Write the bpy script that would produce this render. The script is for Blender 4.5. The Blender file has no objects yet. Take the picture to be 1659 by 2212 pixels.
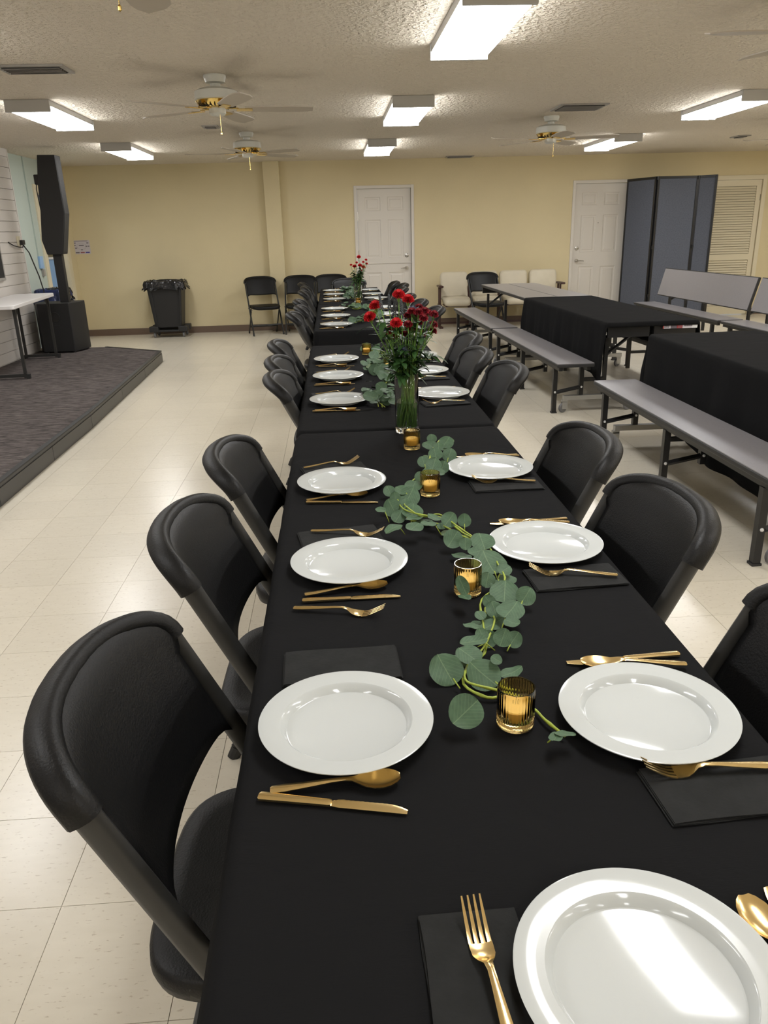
import bpy, bmesh, math, random
from mathutils import Vector, Matrix, noise
random.seed(7)
scn = bpy.context.scene
C = scn.collection
PI = math.pi

# ------------------------------------------------------------ camera
CAMP = Vector((-0.2250, 0.0, 1.4595))
FW = Vector((0.05248328, 0.93885828, -0.34028022))
RT = Vector((0.99755759, -0.06501691, -0.0255277))
UP = Vector((0.04609086, 0.33810934, 0.9399775))
cd = bpy.data.cameras.new('camera'); cam = bpy.data.objects.new('camera', cd); C.objects.link(cam)
cd.sensor_fit = 'VERTICAL'; cd.sensor_height = 36.0; cd.lens = 36.0 * 1675.8 / 2212.0
cd.clip_start = 0.02; cd.clip_end = 100
cam.matrix_world = Matrix(((RT.x, UP.x, -FW.x, CAMP.x), (RT.y, UP.y, -FW.y, CAMP.y), (RT.z, UP.z, -FW.z, CAMP.z), (0, 0, 0, 1)))
scn.camera = cam

# ------------------------------------------------------------ world, exposure
w = bpy.data.worlds.new('world'); scn.world = w; w.use_nodes = True
w.node_tree.nodes['Background'].inputs[0].default_value = (0.75, 0.85, 1.0, 1)
w.node_tree.nodes['Background'].inputs[1].default_value = 0.6
scn.view_settings.view_transform = 'Standard'; scn.view_settings.look = 'None'
scn.view_settings.gamma = 1; scn.view_settings.use_curve_mapping = False
scn.view_settings.exposure = 0.0
LAMP_POWER = 21.0      # emission of the diffusers of the ceiling lights

CEIL = 2.49
WY = 12.9             # far wall
TZ = 0.74             # top of the cloths

# ------------------------------------------------------------ helpers
def mesh_obj(name, verts, faces, m, parent=None, smooth=False, bevel=0, loc=None, rotz=0):
    me = bpy.data.meshes.new(name)
    me.from_pydata([tuple(v) for v in verts], [], faces)
    me.update()
    if m: me.materials.append(m)
    if smooth: me.polygons.foreach_set('use_smooth', [True] * len(me.polygons))
    o = bpy.data.objects.new(name, me); C.objects.link(o)
    if parent: o.parent = parent
    if loc: o.location = loc
    if rotz: o.rotation_euler = (0, 0, rotz)
    if bevel:
        b = o.modifiers.new('bevel', 'BEVEL'); b.width = bevel; b.segments = 2; b.limit_method = 'ANGLE'
        me.polygons.foreach_set('use_smooth', [True] * len(me.polygons))
        b.harden_normals = True
    return o

class G:
    """collects geometry for one mesh"""
    def __init__(s): s.v = []; s.f = []
    def add(s, v, f):
        n = len(s.v); s.v += [Vector(q) for q in v]; s.f += [tuple(i + n for i in q) for q in f]; return s
    def box(s, c, d, rx=0, ry=0, rz=0):
        R = Matrix.Rotation(rz, 3, 'Z') @ Matrix.Rotation(ry, 3, 'Y') @ Matrix.Rotation(rx, 3, 'X')
        c = Vector(c); vs = []
        for x in (-.5, .5):
            for y in (-.5, .5):
                for z in (-.5, .5): vs.append(c + R @ Vector((x * d[0], y * d[1], z * d[2])))
        return s.add(vs, [(0, 1, 3, 2), (4, 6, 7, 5), (0, 4, 5, 1), (2, 3, 7, 6), (0, 2, 6, 4), (1, 5, 7, 3)])
    def bx(s, x0, x1, y0, y1, z0, z1): return s.box(((x0 + x1) / 2, (y0 + y1) / 2, (z0 + z1) / 2), (x1 - x0, y1 - y0, z1 - z0))
    def sweep(s, pts, ra, rb=None, n=8, up=None, closed=False, caps=True):
        """oval section swept along pts; ra across, rb along 'up'"""
        pts = [Vector(p) for p in pts]; N = len(pts)
        rings = []
        for i, p in enumerate(pts):
            a = pts[max(0, i - 1)]; b = pts[min(N - 1, i + 1)]
            t = (b - a).normalized()
            u = Vector(up) if up else (Vector((0, 0, 1)) if abs(t.z) < .9 else Vector((0, 1, 0)))
            u = (u - t * u.dot(t)).normalized(); w_ = t.cross(u)
            A = ra[i] if isinstance(ra, (list, tuple)) else ra
            B = A if rb is None else (rb[i] if isinstance(rb, (list, tuple)) else rb)
            rings.append([p + w_ * (A * math.cos(2 * PI * k / n)) + u * (B * math.sin(2 * PI * k / n)) for k in range(n)])
        vs = [q for r in rings for q in r]; fs = []
        for i in range(N - 1):
            for k in range(n):
                k2 = (k + 1) % n
                fs.append((i * n + k, (i + 1) * n + k, (i + 1) * n + k2, i * n + k2))
        if caps:
            fs.append(tuple(range(n))); fs.append(tuple((N - 1) * n + k for k in reversed(range(n))))
        return s.add(vs, fs)
    def tube(s, a, b, r, n=8, r2=None): return s.sweep([a, b], [r, r if r2 is None else r2], n=n)
    def lathe(s, prof, n=48, c=(0, 0, 0), close=False):
        c = Vector(c); vs = []; fs = []
        for r, z in prof:
            for k in range(n): vs.append(c + Vector((r * math.cos(2 * PI * k / n), r * math.sin(2 * PI * k / n), z)))
        m = len(prof)
        for i in range(m - 1 + (1 if close else 0)):
            j = (i + 1) % m
            for k in range(n):
                k2 = (k + 1) % n
                fs.append((i * n + k, i * n + k2, j * n + k2, j * n + k))
        return s.add(vs, fs)
    def grid(s, P, thick=None):
        """P[i][j] points; thick: offset vector or function -> closed shell"""
        a = len(P); b = len(P[0]); vs = [Vector(q) for r in P for q in r]; fs = []
        for i in range(a - 1):
            for j in range(b - 1): fs.append((i * b + j, i * b + j + 1, (i + 1) * b + j + 1, (i + 1) * b + j))
        if thick is not None:
            n = a * b
            vs += [v + Vector(thick) for v in vs]
            fs += [tuple(q + n for q in reversed(f)) for f in fs]
            rim = [(0, j) for j in range(b)] + [(i, b - 1) for i in range(1, a)] + [(a - 1, j) for j in range(b - 2, -1, -1)] + [(i, 0) for i in range(a - 2, 0, -1)]
            ids = [i * b + j for i, j in rim]
            for k in range(len(ids)):
                p, q = ids[k], ids[(k + 1) % len(ids)]
                fs.append((q, p, p + n, q + n))
        return s.add(vs, fs)
    def xf(s, M):
        s.v = [M @ v for v in s.v]; return s
    def obj(s, name, m, parent=None, smooth=False, bevel=0, loc=None, rotz=0): return mesh_obj(name, s.v, s.f, m, parent, smooth, bevel, loc, rotz)

def autosmooth(o, ang=40):
    """sharp edges above the angle, smooth elsewhere"""
    bm = bmesh.new(); bm.from_mesh(o.data)
    for e in bm.edges:
        if len(e.link_faces) == 2 and e.calc_face_angle(0) > math.radians(ang): e.smooth = False
    for f in bm.faces: f.smooth = True
    bm.to_mesh(o.data); bm.free(); return o
def recalc(o):
    bm = bmesh.new(); bm.from_mesh(o.data); bmesh.ops.remove_doubles(bm, verts=bm.verts, dist=1e-6)
    bmesh.ops.recalc_face_normals(bm, faces=bm.faces); bm.to_mesh(o.data); bm.free(); return o

def thing(name, label, cat, loc=(0, 0, 0), rotz=0, group=None):
    o = bpy.data.objects.new(name, None); C.objects.link(o); o.empty_display_size = .1
    o.location = loc; o.rotation_euler = (0, 0, rotz); o['label'] = label; o['category'] = cat
    if group: o['group'] = group
    return o
def tag(o, label, cat, group=None):
    o['label'] = label; o['category'] = cat
    if group: o['group'] = group
    return o
def struct(o): o['kind'] = 'structure'; return o
KIDS = {}
def kids(r): return [c for c in bpy.data.objects if c.parent == r]
def dup(root, loc, rotz, label=None, group=None, cache=KIDS):
    if root.name not in cache:
        cache[root.name] = [(k, kids(k)) for k in kids(root)]
    r = root.copy(); C.objects.link(r); r.location = loc; r.rotation_euler = (0, 0, rotz)
    if label: r['label'] = label
    if group: r['group'] = group
    for ch, gs in cache[root.name]:
        c = ch.copy(); C.objects.link(c); c.parent = r
        for g in gs:
            d = g.copy(); C.objects.link(d); d.parent = c
    return r

# ------------------------------------------------------------ materials
def mat(name, col, rough=.5, metal=0, bump=None, var=None, spec=.5, coat=0, sheen=0, coord='Object'):
    """bump = (scale, strength, distance[, detail]); var = (scale, amount)"""
    m = bpy.data.materials.new(name); m.use_nodes = True; nt = m.node_tree; b = nt.nodes['Principled BSDF']
    b.inputs['Base Color'].default_value = (*col, 1); b.inputs['Roughness'].default_value = rough; b.inputs['Metallic'].default_value = metal
    b.inputs['Specular IOR Level'].default_value = spec; b.inputs['Coat Weight'].default_value = coat; b.inputs['Sheen Weight'].default_value = sheen
    tc = nt.nodes.new('ShaderNodeTexCoord')
    if bump:
        n = nt.nodes.new('ShaderNodeTexNoise'); n.inputs['Scale'].default_value = bump[0]; n.inputs['Detail'].default_value = bump[3] if len(bump) > 3 else 3
        nt.links.new(tc.outputs[coord], n.inputs['Vector'])
        bp = nt.nodes.new('ShaderNodeBump'); bp.inputs['Strength'].default_value = bump[1]; bp.inputs['Distance'].default_value = bump[2]
        nt.links.new(n.outputs['Fac'], bp.inputs['Height']); nt.links.new(bp.outputs['Normal'], b.inputs['Normal'])
    if var:
        n = nt.nodes.new('ShaderNodeTexNoise'); n.inputs['Scale'].default_value = var[0]; n.inputs['Detail'].default_value = 4
        nt.links.new(tc.outputs[coord], n.inputs['Vector'])
        mr = nt.nodes.new('ShaderNodeMapRange'); mr.inputs['From Min'].default_value = .3; mr.inputs['From Max'].default_value = .7
        mr.inputs['To Min'].default_value = 1 - var[1]; mr.inputs['To Max'].default_value = 1 + var[1]
        nt.links.new(n.outputs['Fac'], mr.inputs['Value'])
        mx = nt.nodes.new('ShaderNodeVectorMath'); mx.operation = 'SCALE'; mx.inputs[0].default_value = col
        nt.links.new(mr.outputs['Result'], mx.inputs['Scale']); nt.links.new(mx.outputs['Vector'], b.inputs['Base Color'])
    return m
def N(m, t): return m.node_tree.nodes.new(t)
def Lk(m, a, b): m.node_tree.links.new(a, b)

M_wall = mat('wall_paint', (.70, .605, .385), .75, bump=(55, .35, .004, 5), var=(1.3, .03), spec=.25)
M_mint = mat('mint_paint', (.50, .57, .52), .7, bump=(40, .2, .003))
M_white_wall = mat('shiplap_paint', (.66, .62, .58), .55, bump=(30, .15, .002))
M_ceil = mat('popcorn_ceiling', (.80, .725, .61), .95, spec=.1)
def popcorn(m):
    b = m.node_tree.nodes['Principled BSDF']; tc = N(m, 'ShaderNodeTexCoord')
    n1 = N(m, 'ShaderNodeTexNoise'); n1.inputs['Scale'].default_value = 34; n1.inputs['Detail'].default_value = 2.5; n1.inputs['Roughness'].default_value = .55
    Lk(m, tc.outputs['Object'], n1.inputs['Vector'])
    r = N(m, 'ShaderNodeMapRange'); r.inputs['From Min'].default_value = .42; r.inputs['From Max'].default_value = .68
    Lk(m, n1.outputs['Fac'], r.inputs['Value'])
    bp = N(m, 'ShaderNodeBump'); bp.inputs['Strength'].default_value = 1.0; bp.inputs['Distance'].default_value = .011
    Lk(m, r.outputs['Result'], bp.inputs['Height']); Lk(m, bp.outputs['Normal'], b.inputs['Normal'])
popcorn(M_ceil)
def floor_mat():
    m = mat('vinyl_tile', (.62, .565, .44), .2, spec=.5, coat=.0); b = m.node_tree.nodes['Principled BSDF']
    g = N(m, 'ShaderNodeNewGeometry')
    mp = N(m, 'ShaderNodeMapping'); mp.inputs['Scale'].default_value = (1 / .3048, 1 / .3048, 0); mp.inputs['Location'].default_value = (.922 / .3048, -1.435 / .3048, .5)
    Lk(m, g.outputs['Position'], mp.inputs['Vector'])
    fl = N(m, 'ShaderNodeVectorMath'); fl.operation = 'FLOOR'; Lk(m, mp.outputs['Vector'], fl.inputs[0])
    wn = N(m, 'ShaderNodeTexWhiteNoise'); Lk(m, fl.outputs['Vector'], wn.inputs['Vector'])
    # fleck direction alternates from tile to tile
    st = N(m, 'ShaderNodeMapping'); st.inputs['Scale'].default_value = (48, 150, 1); Lk(m, g.outputs['Position'], st.inputs['Vector'])
    n = N(m, 'ShaderNodeTexNoise'); n.inputs['Scale'].default_value = 1; n.inputs['Detail'].default_value = 3; Lk(m, st.outputs['Vector'], n.inputs['Vector'])
    r = N(m, 'ShaderNodeMapRange'); r.inputs['From Min'].default_value = .63; r.inputs['From Max'].default_value = .69; Lk(m, n.outputs['Fac'], r.inputs['Value'])
    st2 = N(m, 'ShaderNodeMapping'); st2.inputs['Scale'].default_value = (14, 40, 1); Lk(m, g.outputs['Position'], st2.inputs['Vector'])
    n2 = N(m, 'ShaderNodeTexNoise'); n2.inputs['Scale'].default_value = 1; n2.inputs['Detail'].default_value = 5; Lk(m, st2.outputs['Vector'], n2.inputs['Vector'])
    c1 = N(m, 'ShaderNodeMix'); c1.data_type = 'RGBA'; c1.inputs[6].default_value = (.70, .645, .53, 1); c1.inputs[7].default_value = (.77, .715, .60, 1); Lk(m, n2.outputs['Fac'], c1.inputs[0])
    c2 = N(m, 'ShaderNodeMix'); c2.data_type = 'RGBA'; c2.inputs[7].default_value = (.46, .38, .28, 1); Lk(m, c1.outputs[2], c2.inputs[6])
    mu = N(m, 'ShaderNodeMath'); mu.operation = 'MULTIPLY'; mu.inputs[1].default_value = .6; Lk(m, r.outputs['Result'], mu.inputs[0]); Lk(m, mu.outputs[0], c2.inputs[0])
    sc = N(m, 'ShaderNodeMapRange'); sc.inputs['To Min'].default_value = .975; sc.inputs['To Max'].default_value = 1.02; Lk(m, wn.outputs['Value'], sc.inputs['Value'])
    vm = N(m, 'ShaderNodeVectorMath'); vm.operation = 'SCALE'; Lk(m, c2.outputs[2], vm.inputs[0]); Lk(m, sc.outputs['Result'], vm.inputs['Scale'])
    Lk(m, vm.outputs['Vector'], b.inputs['Base Color'])
    n3 = N(m, 'ShaderNodeTexNoise'); n3.inputs['Scale'].default_value = 9; n3.inputs['Detail'].default_value = 3; Lk(m, g.outputs['Position'], n3.inputs['Vector'])
    bp = N(m, 'ShaderNodeBump'); bp.inputs['Strength'].default_value = .12; bp.inputs['Distance'].default_value = .002
    Lk(m, n3.outputs['Fac'], bp.inputs['Height']); Lk(m, bp.outputs['Normal'], b.inputs['Normal'])
    b.inputs['Roughness'].default_value = .25
    return m
M_floor = floor_mat()
M_joint = mat('tile_joint', (.22, .18, .12), .8)
M_base = mat('cove_base', (.155, .105, .075), .45)
M_door = mat('door_paint', (.70, .66, .60), .45, bump=(60, .1, .001))
M_cream = mat('cream_paint', (.74, .67, .50), .5)
M_chrome = mat('satin_chrome', (.5, .49, .47), .25, 1)
M_cloth = mat('black_polyester_cloth', (.0104, .0105, .0111), .92, spec=.06, sheen=.0)
def cloth_nodes(m):
    b = m.node_tree.nodes['Principled BSDF']; tc = N(m, 'ShaderNodeTexCoord')
    a = N(m, 'ShaderNodeTexNoise'); a.inputs['Scale'].default_value = 5; a.inputs['Detail'].default_value = 4; a.inputs['Distortion'].default_value = .8; Lk(m, tc.outputs['Object'], a.inputs['Vector'])
    mp = N(m, 'ShaderNodeMapping'); mp.inputs['Scale'].default_value = (90, 500, 90); Lk(m, tc.outputs['Object'], mp.inputs['Vector'])
    c = N(m, 'ShaderNodeTexNoise'); c.inputs['Scale'].default_value = 1; c.inputs['Detail'].default_value = 2; Lk(m, mp.outputs['Vector'], c.inputs['Vector'])
    b1 = N(m, 'ShaderNodeBump'); b1.inputs['Strength'].default_value = .55; b1.inputs['Distance'].default_value = .012; Lk(m, a.outputs['Fac'], b1.inputs['Height'])
    b2 = N(m, 'ShaderNodeBump'); b2.inputs['Strength'].default_value = .5; b2.inputs['Distance'].default_value = .0006; Lk(m, c.outputs['Fac'], b2.inputs['Height']); Lk(m, b1.outputs['Normal'], b2.inputs['Normal'])
    Lk(m, b2.outputs['Normal'], b.inputs['Normal'])
cloth_nodes(M_cloth)
M_napkin = mat('black_paper_napkin', (.017, .0175, .0175), .9, bump=(140, .5, .0012, 4), spec=.2, var=(30, .15))
M_plate = mat('white_plastic', (.535, .56, .555), .1, spec=.5)
M_gold = mat('gold_plated_plastic', (1.0, .77, .39), .2, 1)
M_blackplastic = mat('black_textured_plastic', (.0034, .0034, .0037), .47, bump=(260, .6, .0012, 3), spec=.3)
M_darktube = mat('grey_powder_coat', (.022, .022, .021), .42, metal=.0, bump=(300, .15, .0004), spec=.5)
M_blackmetal = mat('black_enamel', (.010, .010, .011), .38, spec=.5)
M_greytop = mat('grey_laminate', (.27, .26, .275), .32, var=(120, .05), spec=.5)
M_blackedge = mat('black_rubber_edge', (.018, .018, .019), .5)
M_zinc = mat('zinc_steel', (.42, .42, .41), .35, .7)
M_castor = mat('castor_rubber', (.16, .16, .165), .5)
M_fixture = mat('fixture_white', (.50, .49, .47), .5)
M_fan = mat('fan_white', (.66, .66, .60), .3)
M_brass = mat('polished_brass', (.80, .58, .20), .18, 1)
M_cane = mat('fan_blade_wood', (.50, .44, .36), .5)
M_vent = mat('vent_grey', (.36, .34, .31), .5)
M_dark = mat('dark_void', (.02, .018, .016), .8)
M_whiteplastic = mat('white_table_plastic', (.74, .72, .71), .4, bump=(90, .1, .001))
M_speaker = mat('speaker_black', (.012, .012, .013), .55, bump=(350, .4, .001))
M_grille = mat('speaker_grille', (.018, .018, .019), .6)
M_bin = mat('bin_black', (.014, .014, .015), .5, bump=(60, .1, .001))
M_bag = mat('bin_bag_black', (.012, .012, .013), .18, bump=(22, .6, .01, 3), spec=.6)
M_bagblue = mat('bin_bag_navy', (.012, .022, .09), .28, bump=(22, .6, .01, 3))
M_vinylseat = mat('cream_vinyl', (.62, .56, .43), .45, bump=(70, .2, .002), var=(6, .05))
M_maroon = mat('maroon_iron', (.045, .014, .011), .4)
M_divider = mat('divider_fabric', (.115, .125, .155), .95, bump=(300, .5, .001), var=(60, .12), spec=.1)
M_leaf = mat('eucalyptus_leaf', (.055, .105, .055), .6, spec=.35, var=(2.2, .16))
def veins(m):
    b = m.node_tree.nodes['Principled BSDF']; tc = N(m, 'ShaderNodeTexCoord'); sx = N(m, 'ShaderNodeSeparateXYZ'); Lk(m, tc.outputs['Object'], sx.inputs[0])
    ab = N(m, 'ShaderNodeMath'); ab.operation = 'ABSOLUTE'; Lk(m, sx.outputs['Y'], ab.inputs[0])
    mr = N(m, 'ShaderNodeMapRange'); mr.inputs['From Min'].default_value = .012; mr.inputs['From Max'].default_value = .035; mr.inputs['To Min'].default_value = .55; mr.inputs['To Max'].default_value = 0; Lk(m, ab.outputs[0], mr.inputs['Value'])
    mu = N(m, 'ShaderNodeMath'); mu.operation = 'MULTIPLY_ADD'; mu.inputs[1].default_value = 1.1; Lk(m, ab.outputs[0], mu.inputs[0]); Lk(m, sx.outputs['X'], mu.inputs[2])
    sn = N(m, 'ShaderNodeMath'); sn.operation = 'SINE'; m2 = N(m, 'ShaderNodeMath'); m2.operation = 'MULTIPLY'; m2.inputs[1].default_value = 22; Lk(m, mu.outputs[0], m2.inputs[0]); Lk(m, m2.outputs[0], sn.inputs[0])
    m3 = N(m, 'ShaderNodeMapRange'); m3.inputs['From Min'].default_value = .82; m3.inputs['From Max'].default_value = 1; m3.inputs['To Max'].default_value = .22; Lk(m, sn.outputs[0], m3.inputs['Value'])
    mx = N(m, 'ShaderNodeMath'); mx.operation = 'MAXIMUM'; Lk(m, mr.outputs['Result'], mx.inputs[0]); Lk(m, m3.outputs['Result'], mx.inputs[1])
    old = b.inputs['Base Color'].links[0].from_socket
    c = N(m, 'ShaderNodeMix'); c.data_type = 'RGBA'; c.inputs[7].default_value = (.17, .25, .13, 1); Lk(m, old, c.inputs[6]); Lk(m, mx.outputs[0], c.inputs[0]); Lk(m, c.outputs[2], b.inputs['Base Color'])
M_leafpale = mat('eucalyptus_leaf_pale', (.10, .15, .075), .6, spec=.3, var=(2.2, .14))
veins(M_leaf); veins(M_leafpale)
M_stem = mat('lime_stem', (.32, .40, .05), .5)
M_green = mat('flower_stem_green', (.13, .26, .04), .5, var=(40, .2))
M_darkleaf = mat('flower_leaf_green', (.028, .075, .018), .45, var=(30, .25))
M_calyx = mat('calyx_green', (.22, .36, .08), .5)
M_red = mat('carnation_red', (.62, .012, .018), .6, var=(120, .2))
M_dred = mat('spray_red', (.22, .006, .014), .6, var=(120, .3))
M_blue = mat('thistle_blue', (.035, .045, .085), .6)
M_greyspike = mat('veronica_grey', (.10, .11, .12), .7)
M_wax = mat('candle_wax', (.85, .76, .55), .5)
M_curtain = mat('patterned_curtain', (.26, .27, .32), .8, var=(60, .5))
M_lblue = mat('pale_blue_plastic', (.30, .48, .75), .5)
M_navy = mat('navy_plastic', (.03, .05, .22), .5)
M_white = mat('white_item', (.78, .78, .78), .5)
M_paper = mat('notice_paper', (.60, .56, .60), .7)
M_ink = mat('ink_grey', (.13, .11, .13), .7)
M_inkred = mat('ink_red', (.30, .08, .09), .7)
M_inkblue = mat('ink_blue', (.07, .06, .30), .7)
M_redlabel = mat('label_red', (.45, .04, .04), .6)
def carpet():
    m = mat('charcoal_carpet', (.05, .043, .043), .95, spec=.1); b = m.node_tree.nodes['Principled BSDF']
    g = N(m, 'ShaderNodeNewGeometry')
    mp = N(m, 'ShaderNodeMapping'); mp.inputs['Rotation'].default_value = (0, 0, .5); mp.inputs['Scale'].default_value = (9, 45, 9); Lk(m, g.outputs['Position'], mp.inputs['Vector'])
    n = N(m, 'ShaderNodeTexNoise'); n.inputs['Scale'].default_value = 1; n.inputs['Detail'].default_value = 6; n.inputs['Roughness'].default_value = .7; Lk(m, mp.outputs['Vector'], n.inputs['Vector'])
    r = N(m, 'ShaderNodeValToRGB'); r.color_ramp.elements[0].position = .38; r.color_ramp.elements[0].color = (.045, .039, .039, 1); r.color_ramp.elements[1].position = .66; r.color_ramp.elements[1].color = (.18, .155, .145, 1)
    Lk(m, n.outputs['Fac'], r.inputs['Fac']); Lk(m, r.outputs['Color'], b.inputs['Base Color'])
    n2 = N(m, 'ShaderNodeTexNoise'); n2.inputs['Scale'].default_value = 160; Lk(m, g.outputs['Position'], n2.inputs['Vector'])
    bp = N(m, 'ShaderNodeBump'); bp.inputs['Distance'].default_value = .004; Lk(m, n2.outputs['Fac'], bp.inputs['Height']); Lk(m, bp.outputs['Normal'], b.inputs['Normal'])
    return m
M_carpet = carpet()
M_vinylbase = mat('stage_vinyl_edge', (.040, .038, .036), .38)
def emis(name, col, st):
    m = bpy.data.materials.new(name); m.use_nodes = True; b = m.node_tree.nodes['Principled BSDF']
    b.inputs['Base Color'].default_value = (.8, .8, .8, 1); b.inputs['Emission Color'].default_value = (*col, 1); b.inputs['Emission Strength'].default_value = st; return m
M_diff = emis('lit_diffuser', (.985, .985, .985), LAMP_POWER)
M_diffrib = emis('lit_diffuser_seam', (1.0, .97, .92), LAMP_POWER * .45)
def glass(name, col, rough=0, ior=1.45, spec=.5):
    m = mat(name, col, rough, spec=spec); b = m.node_tree.nodes['Principled BSDF']; b.inputs['Transmission Weight'].default_value = 1; b.inputs['IOR'].default_value = ior; return m
M_glass = glass('clear_glass', (.97, .985, .98))
M_water = glass('water', (.96, .99, .97), 0, 1.33)
M_amber = glass('amber_glass', (.97, .74, .32), .02)

# ------------------------------------------------------------ room shell
XL, XR, YB = -4.16, 8.6, -6.0
fl = G().bx(XL - .3, XR + .2, YB - .2, WY + .2, -.12, -.0035).obj('floor', M_joint); struct(fl)
T = .3048; TX0, TY0 = -.922, 1.435
tile0 = G().bx(.0008, T - .0008, .0008, T - .0008, -.0035, 0).obj('tile', M_floor, fl, bevel=0)
cells = []
def inframe(x, y, z=0, m=60):
    d = Vector((x, y, z)) - CAMP; zc = d.dot(FW)
    if zc < .2: return None
    px = 829.5 + 1675.8 * d.dot(RT) / zc; py = 1106 - 1675.8 * d.dot(UP) / zc
    return (px, py, zc) if -m < px < 1659 + m and -m < py < 2212 + m else None
i0 = int((XL - .3 - TX0) / T) - 1; i1 = int((XR - TX0) / T) + 1; j0 = int((YB - TY0) / T) - 1; j1 = int((WY - TY0) / T) + 1
for i in range(i0, i1 + 1):
    for j in range(j0, j1 + 1):
        x = TX0 + i * T; y = TY0 + j * T
        if x < XL - .25 or x + T > XR + .2 or y + T > WY + .2 or y < YB - .15: continue
        hid = (-.3 < x < .1 and y > .3 and y < 11) or (x < -2.7 and y < 9.6)
        q = None if hid else inframe(x + T / 2, y + T / 2)
        cells.append((q[2] if q else 99, x, y))
cells.sort()
first = True
rest = G()
for n_, (d, x, y) in enumerate(cells):
    if n_ < 300 and d < 99:
        if first: tile0.location = (x, y, 0); first = False
        else:
            o = tile0.copy(); C.objects.link(o); o.parent = fl; o.location = (x, y, 0)
    else: rest.add([(x + .0008, y + .0008, 0), (x + T - .0008, y + .0008, 0), (x + T - .0008, y + T - .0008, 0), (x + .0008, y + T - .0008, 0),
                    (x + .0008, y + .0008, -.0035), (x + T - .0008, y + .0008, -.0035), (x + T - .0008, y + T - .0008, -.0035), (x + .0008, y + T - .0008, -.0035)],
                   [(0, 1, 2, 3), (0, 4, 5, 1), (1, 5, 6, 2), (2, 6, 7, 3), (3, 7, 4, 0)])
o = rest.obj('tiles', M_floor, fl); o['kind'] = 'stuff'

struct(G().bx(XL - 2.2, XR + .2, YB - .2, WY + .2, CEIL, CEIL + .1).obj('ceiling', M_ceil))
# far wall with three door openings
DZ = 2.08
D1 = (.205, 1.045); D2 = (3.635, 4.475); D3 = (5.80, 6.64)
wb = G(); xs = [XL - 2.2, D1[0], D1[1], D2[0], D2[1], D3[0], D3[1], XR + .2]
for a in range(0, 7, 2): wb.bx(xs[a], xs[a + 1], WY, WY + .15, 0, CEIL)
for D in (D1, D2, D3): wb.bx(D[0], D[1], WY, WY + .15, DZ, CEIL)
wf = struct(wb.obj('wall_far', M_wall))
G().bx(1.082, 1.09, WY - .002, WY, .1, CEIL).obj('panel_seam', M_wall, wf)
struct(G().bx(XR, XR + .15, YB, WY, 0, CEIL).obj('wall_right', M_wall))
struct(G().bx(XL - .5, XR, YB - .15, YB, 0, CEIL).obj('wall_back', M_wall))
# left wall: mint wall with a doorway, shiplap wall in front of it
OY0, OY1 = 11.60, 12.50
struct(G().bx(XL - .15, XL, YB, OY0, 0, CEIL).bx(XL - .15, XL, OY0, OY1, DZ, CEIL).obj('wall_left', M_mint))
struct(G().bx(XL - .15, XL, OY1, WY, 0, CEIL).obj('wall_left_end', M_wall))
struct(G().bx(XL - 2.3, XL - 2.2, 10.2, WY, 0, CEIL).bx(XL - 2.2, XL - .15, 10.1, 10.2, 0, CEIL).obj('wall_side_room', M_white_wall))
SHX, SHY = -4.0, 10.33
sl = struct(G().bx(XL + .001, SHX - .016, YB + .01, SHY - .002, 0, CEIL - .002).obj('wall_stage', M_white_wall))
PH = .119
for k in range(21):
    z0 = k * PH + .02; z1 = min(z0 + PH - .006, CEIL - .003)
    if z1 - z0 < .02: continue
    a = G().bx(SHX - .016, SHX, YB + .02, SHY, z0, z1).obj('plank', M_white_wall, sl)
tr = G().bx(XL + .001, SHX + .004, SHY - .001, SHY + .022, 0, CEIL - .002).obj('trim_stage', M_white_wall); struct(tr)
# pilaster, baseboards
struct(G().bx(-1.195, -.955, WY - .13, WY - .0005, 0, CEIL - .001).obj('trim_1', M_wall, bevel=.004))
bb = G()
for a, b in ((XL + .002, D1[0] - .05), (D1[1] + .05, D2[0] - .05), (D2[1] + .05, D3[0] - .07), (D3[1] + .07, XR - .01)): bb.bx(a, b, WY - .012, WY - .0006, 0, .10)
bb.bx(-1.21, -.94, WY - .142, WY - .131, 0, .10)
struct(bb.obj('baseboard_far', M_base))
struct(G().bx(XL + .001, XL + .012, SHY + .03, OY0 - .15, 0, .1).bx(XL + .001, XL + .012, OY1 + .11, WY - .02, 0, .1).obj('baseboard_left', M_base))

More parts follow.
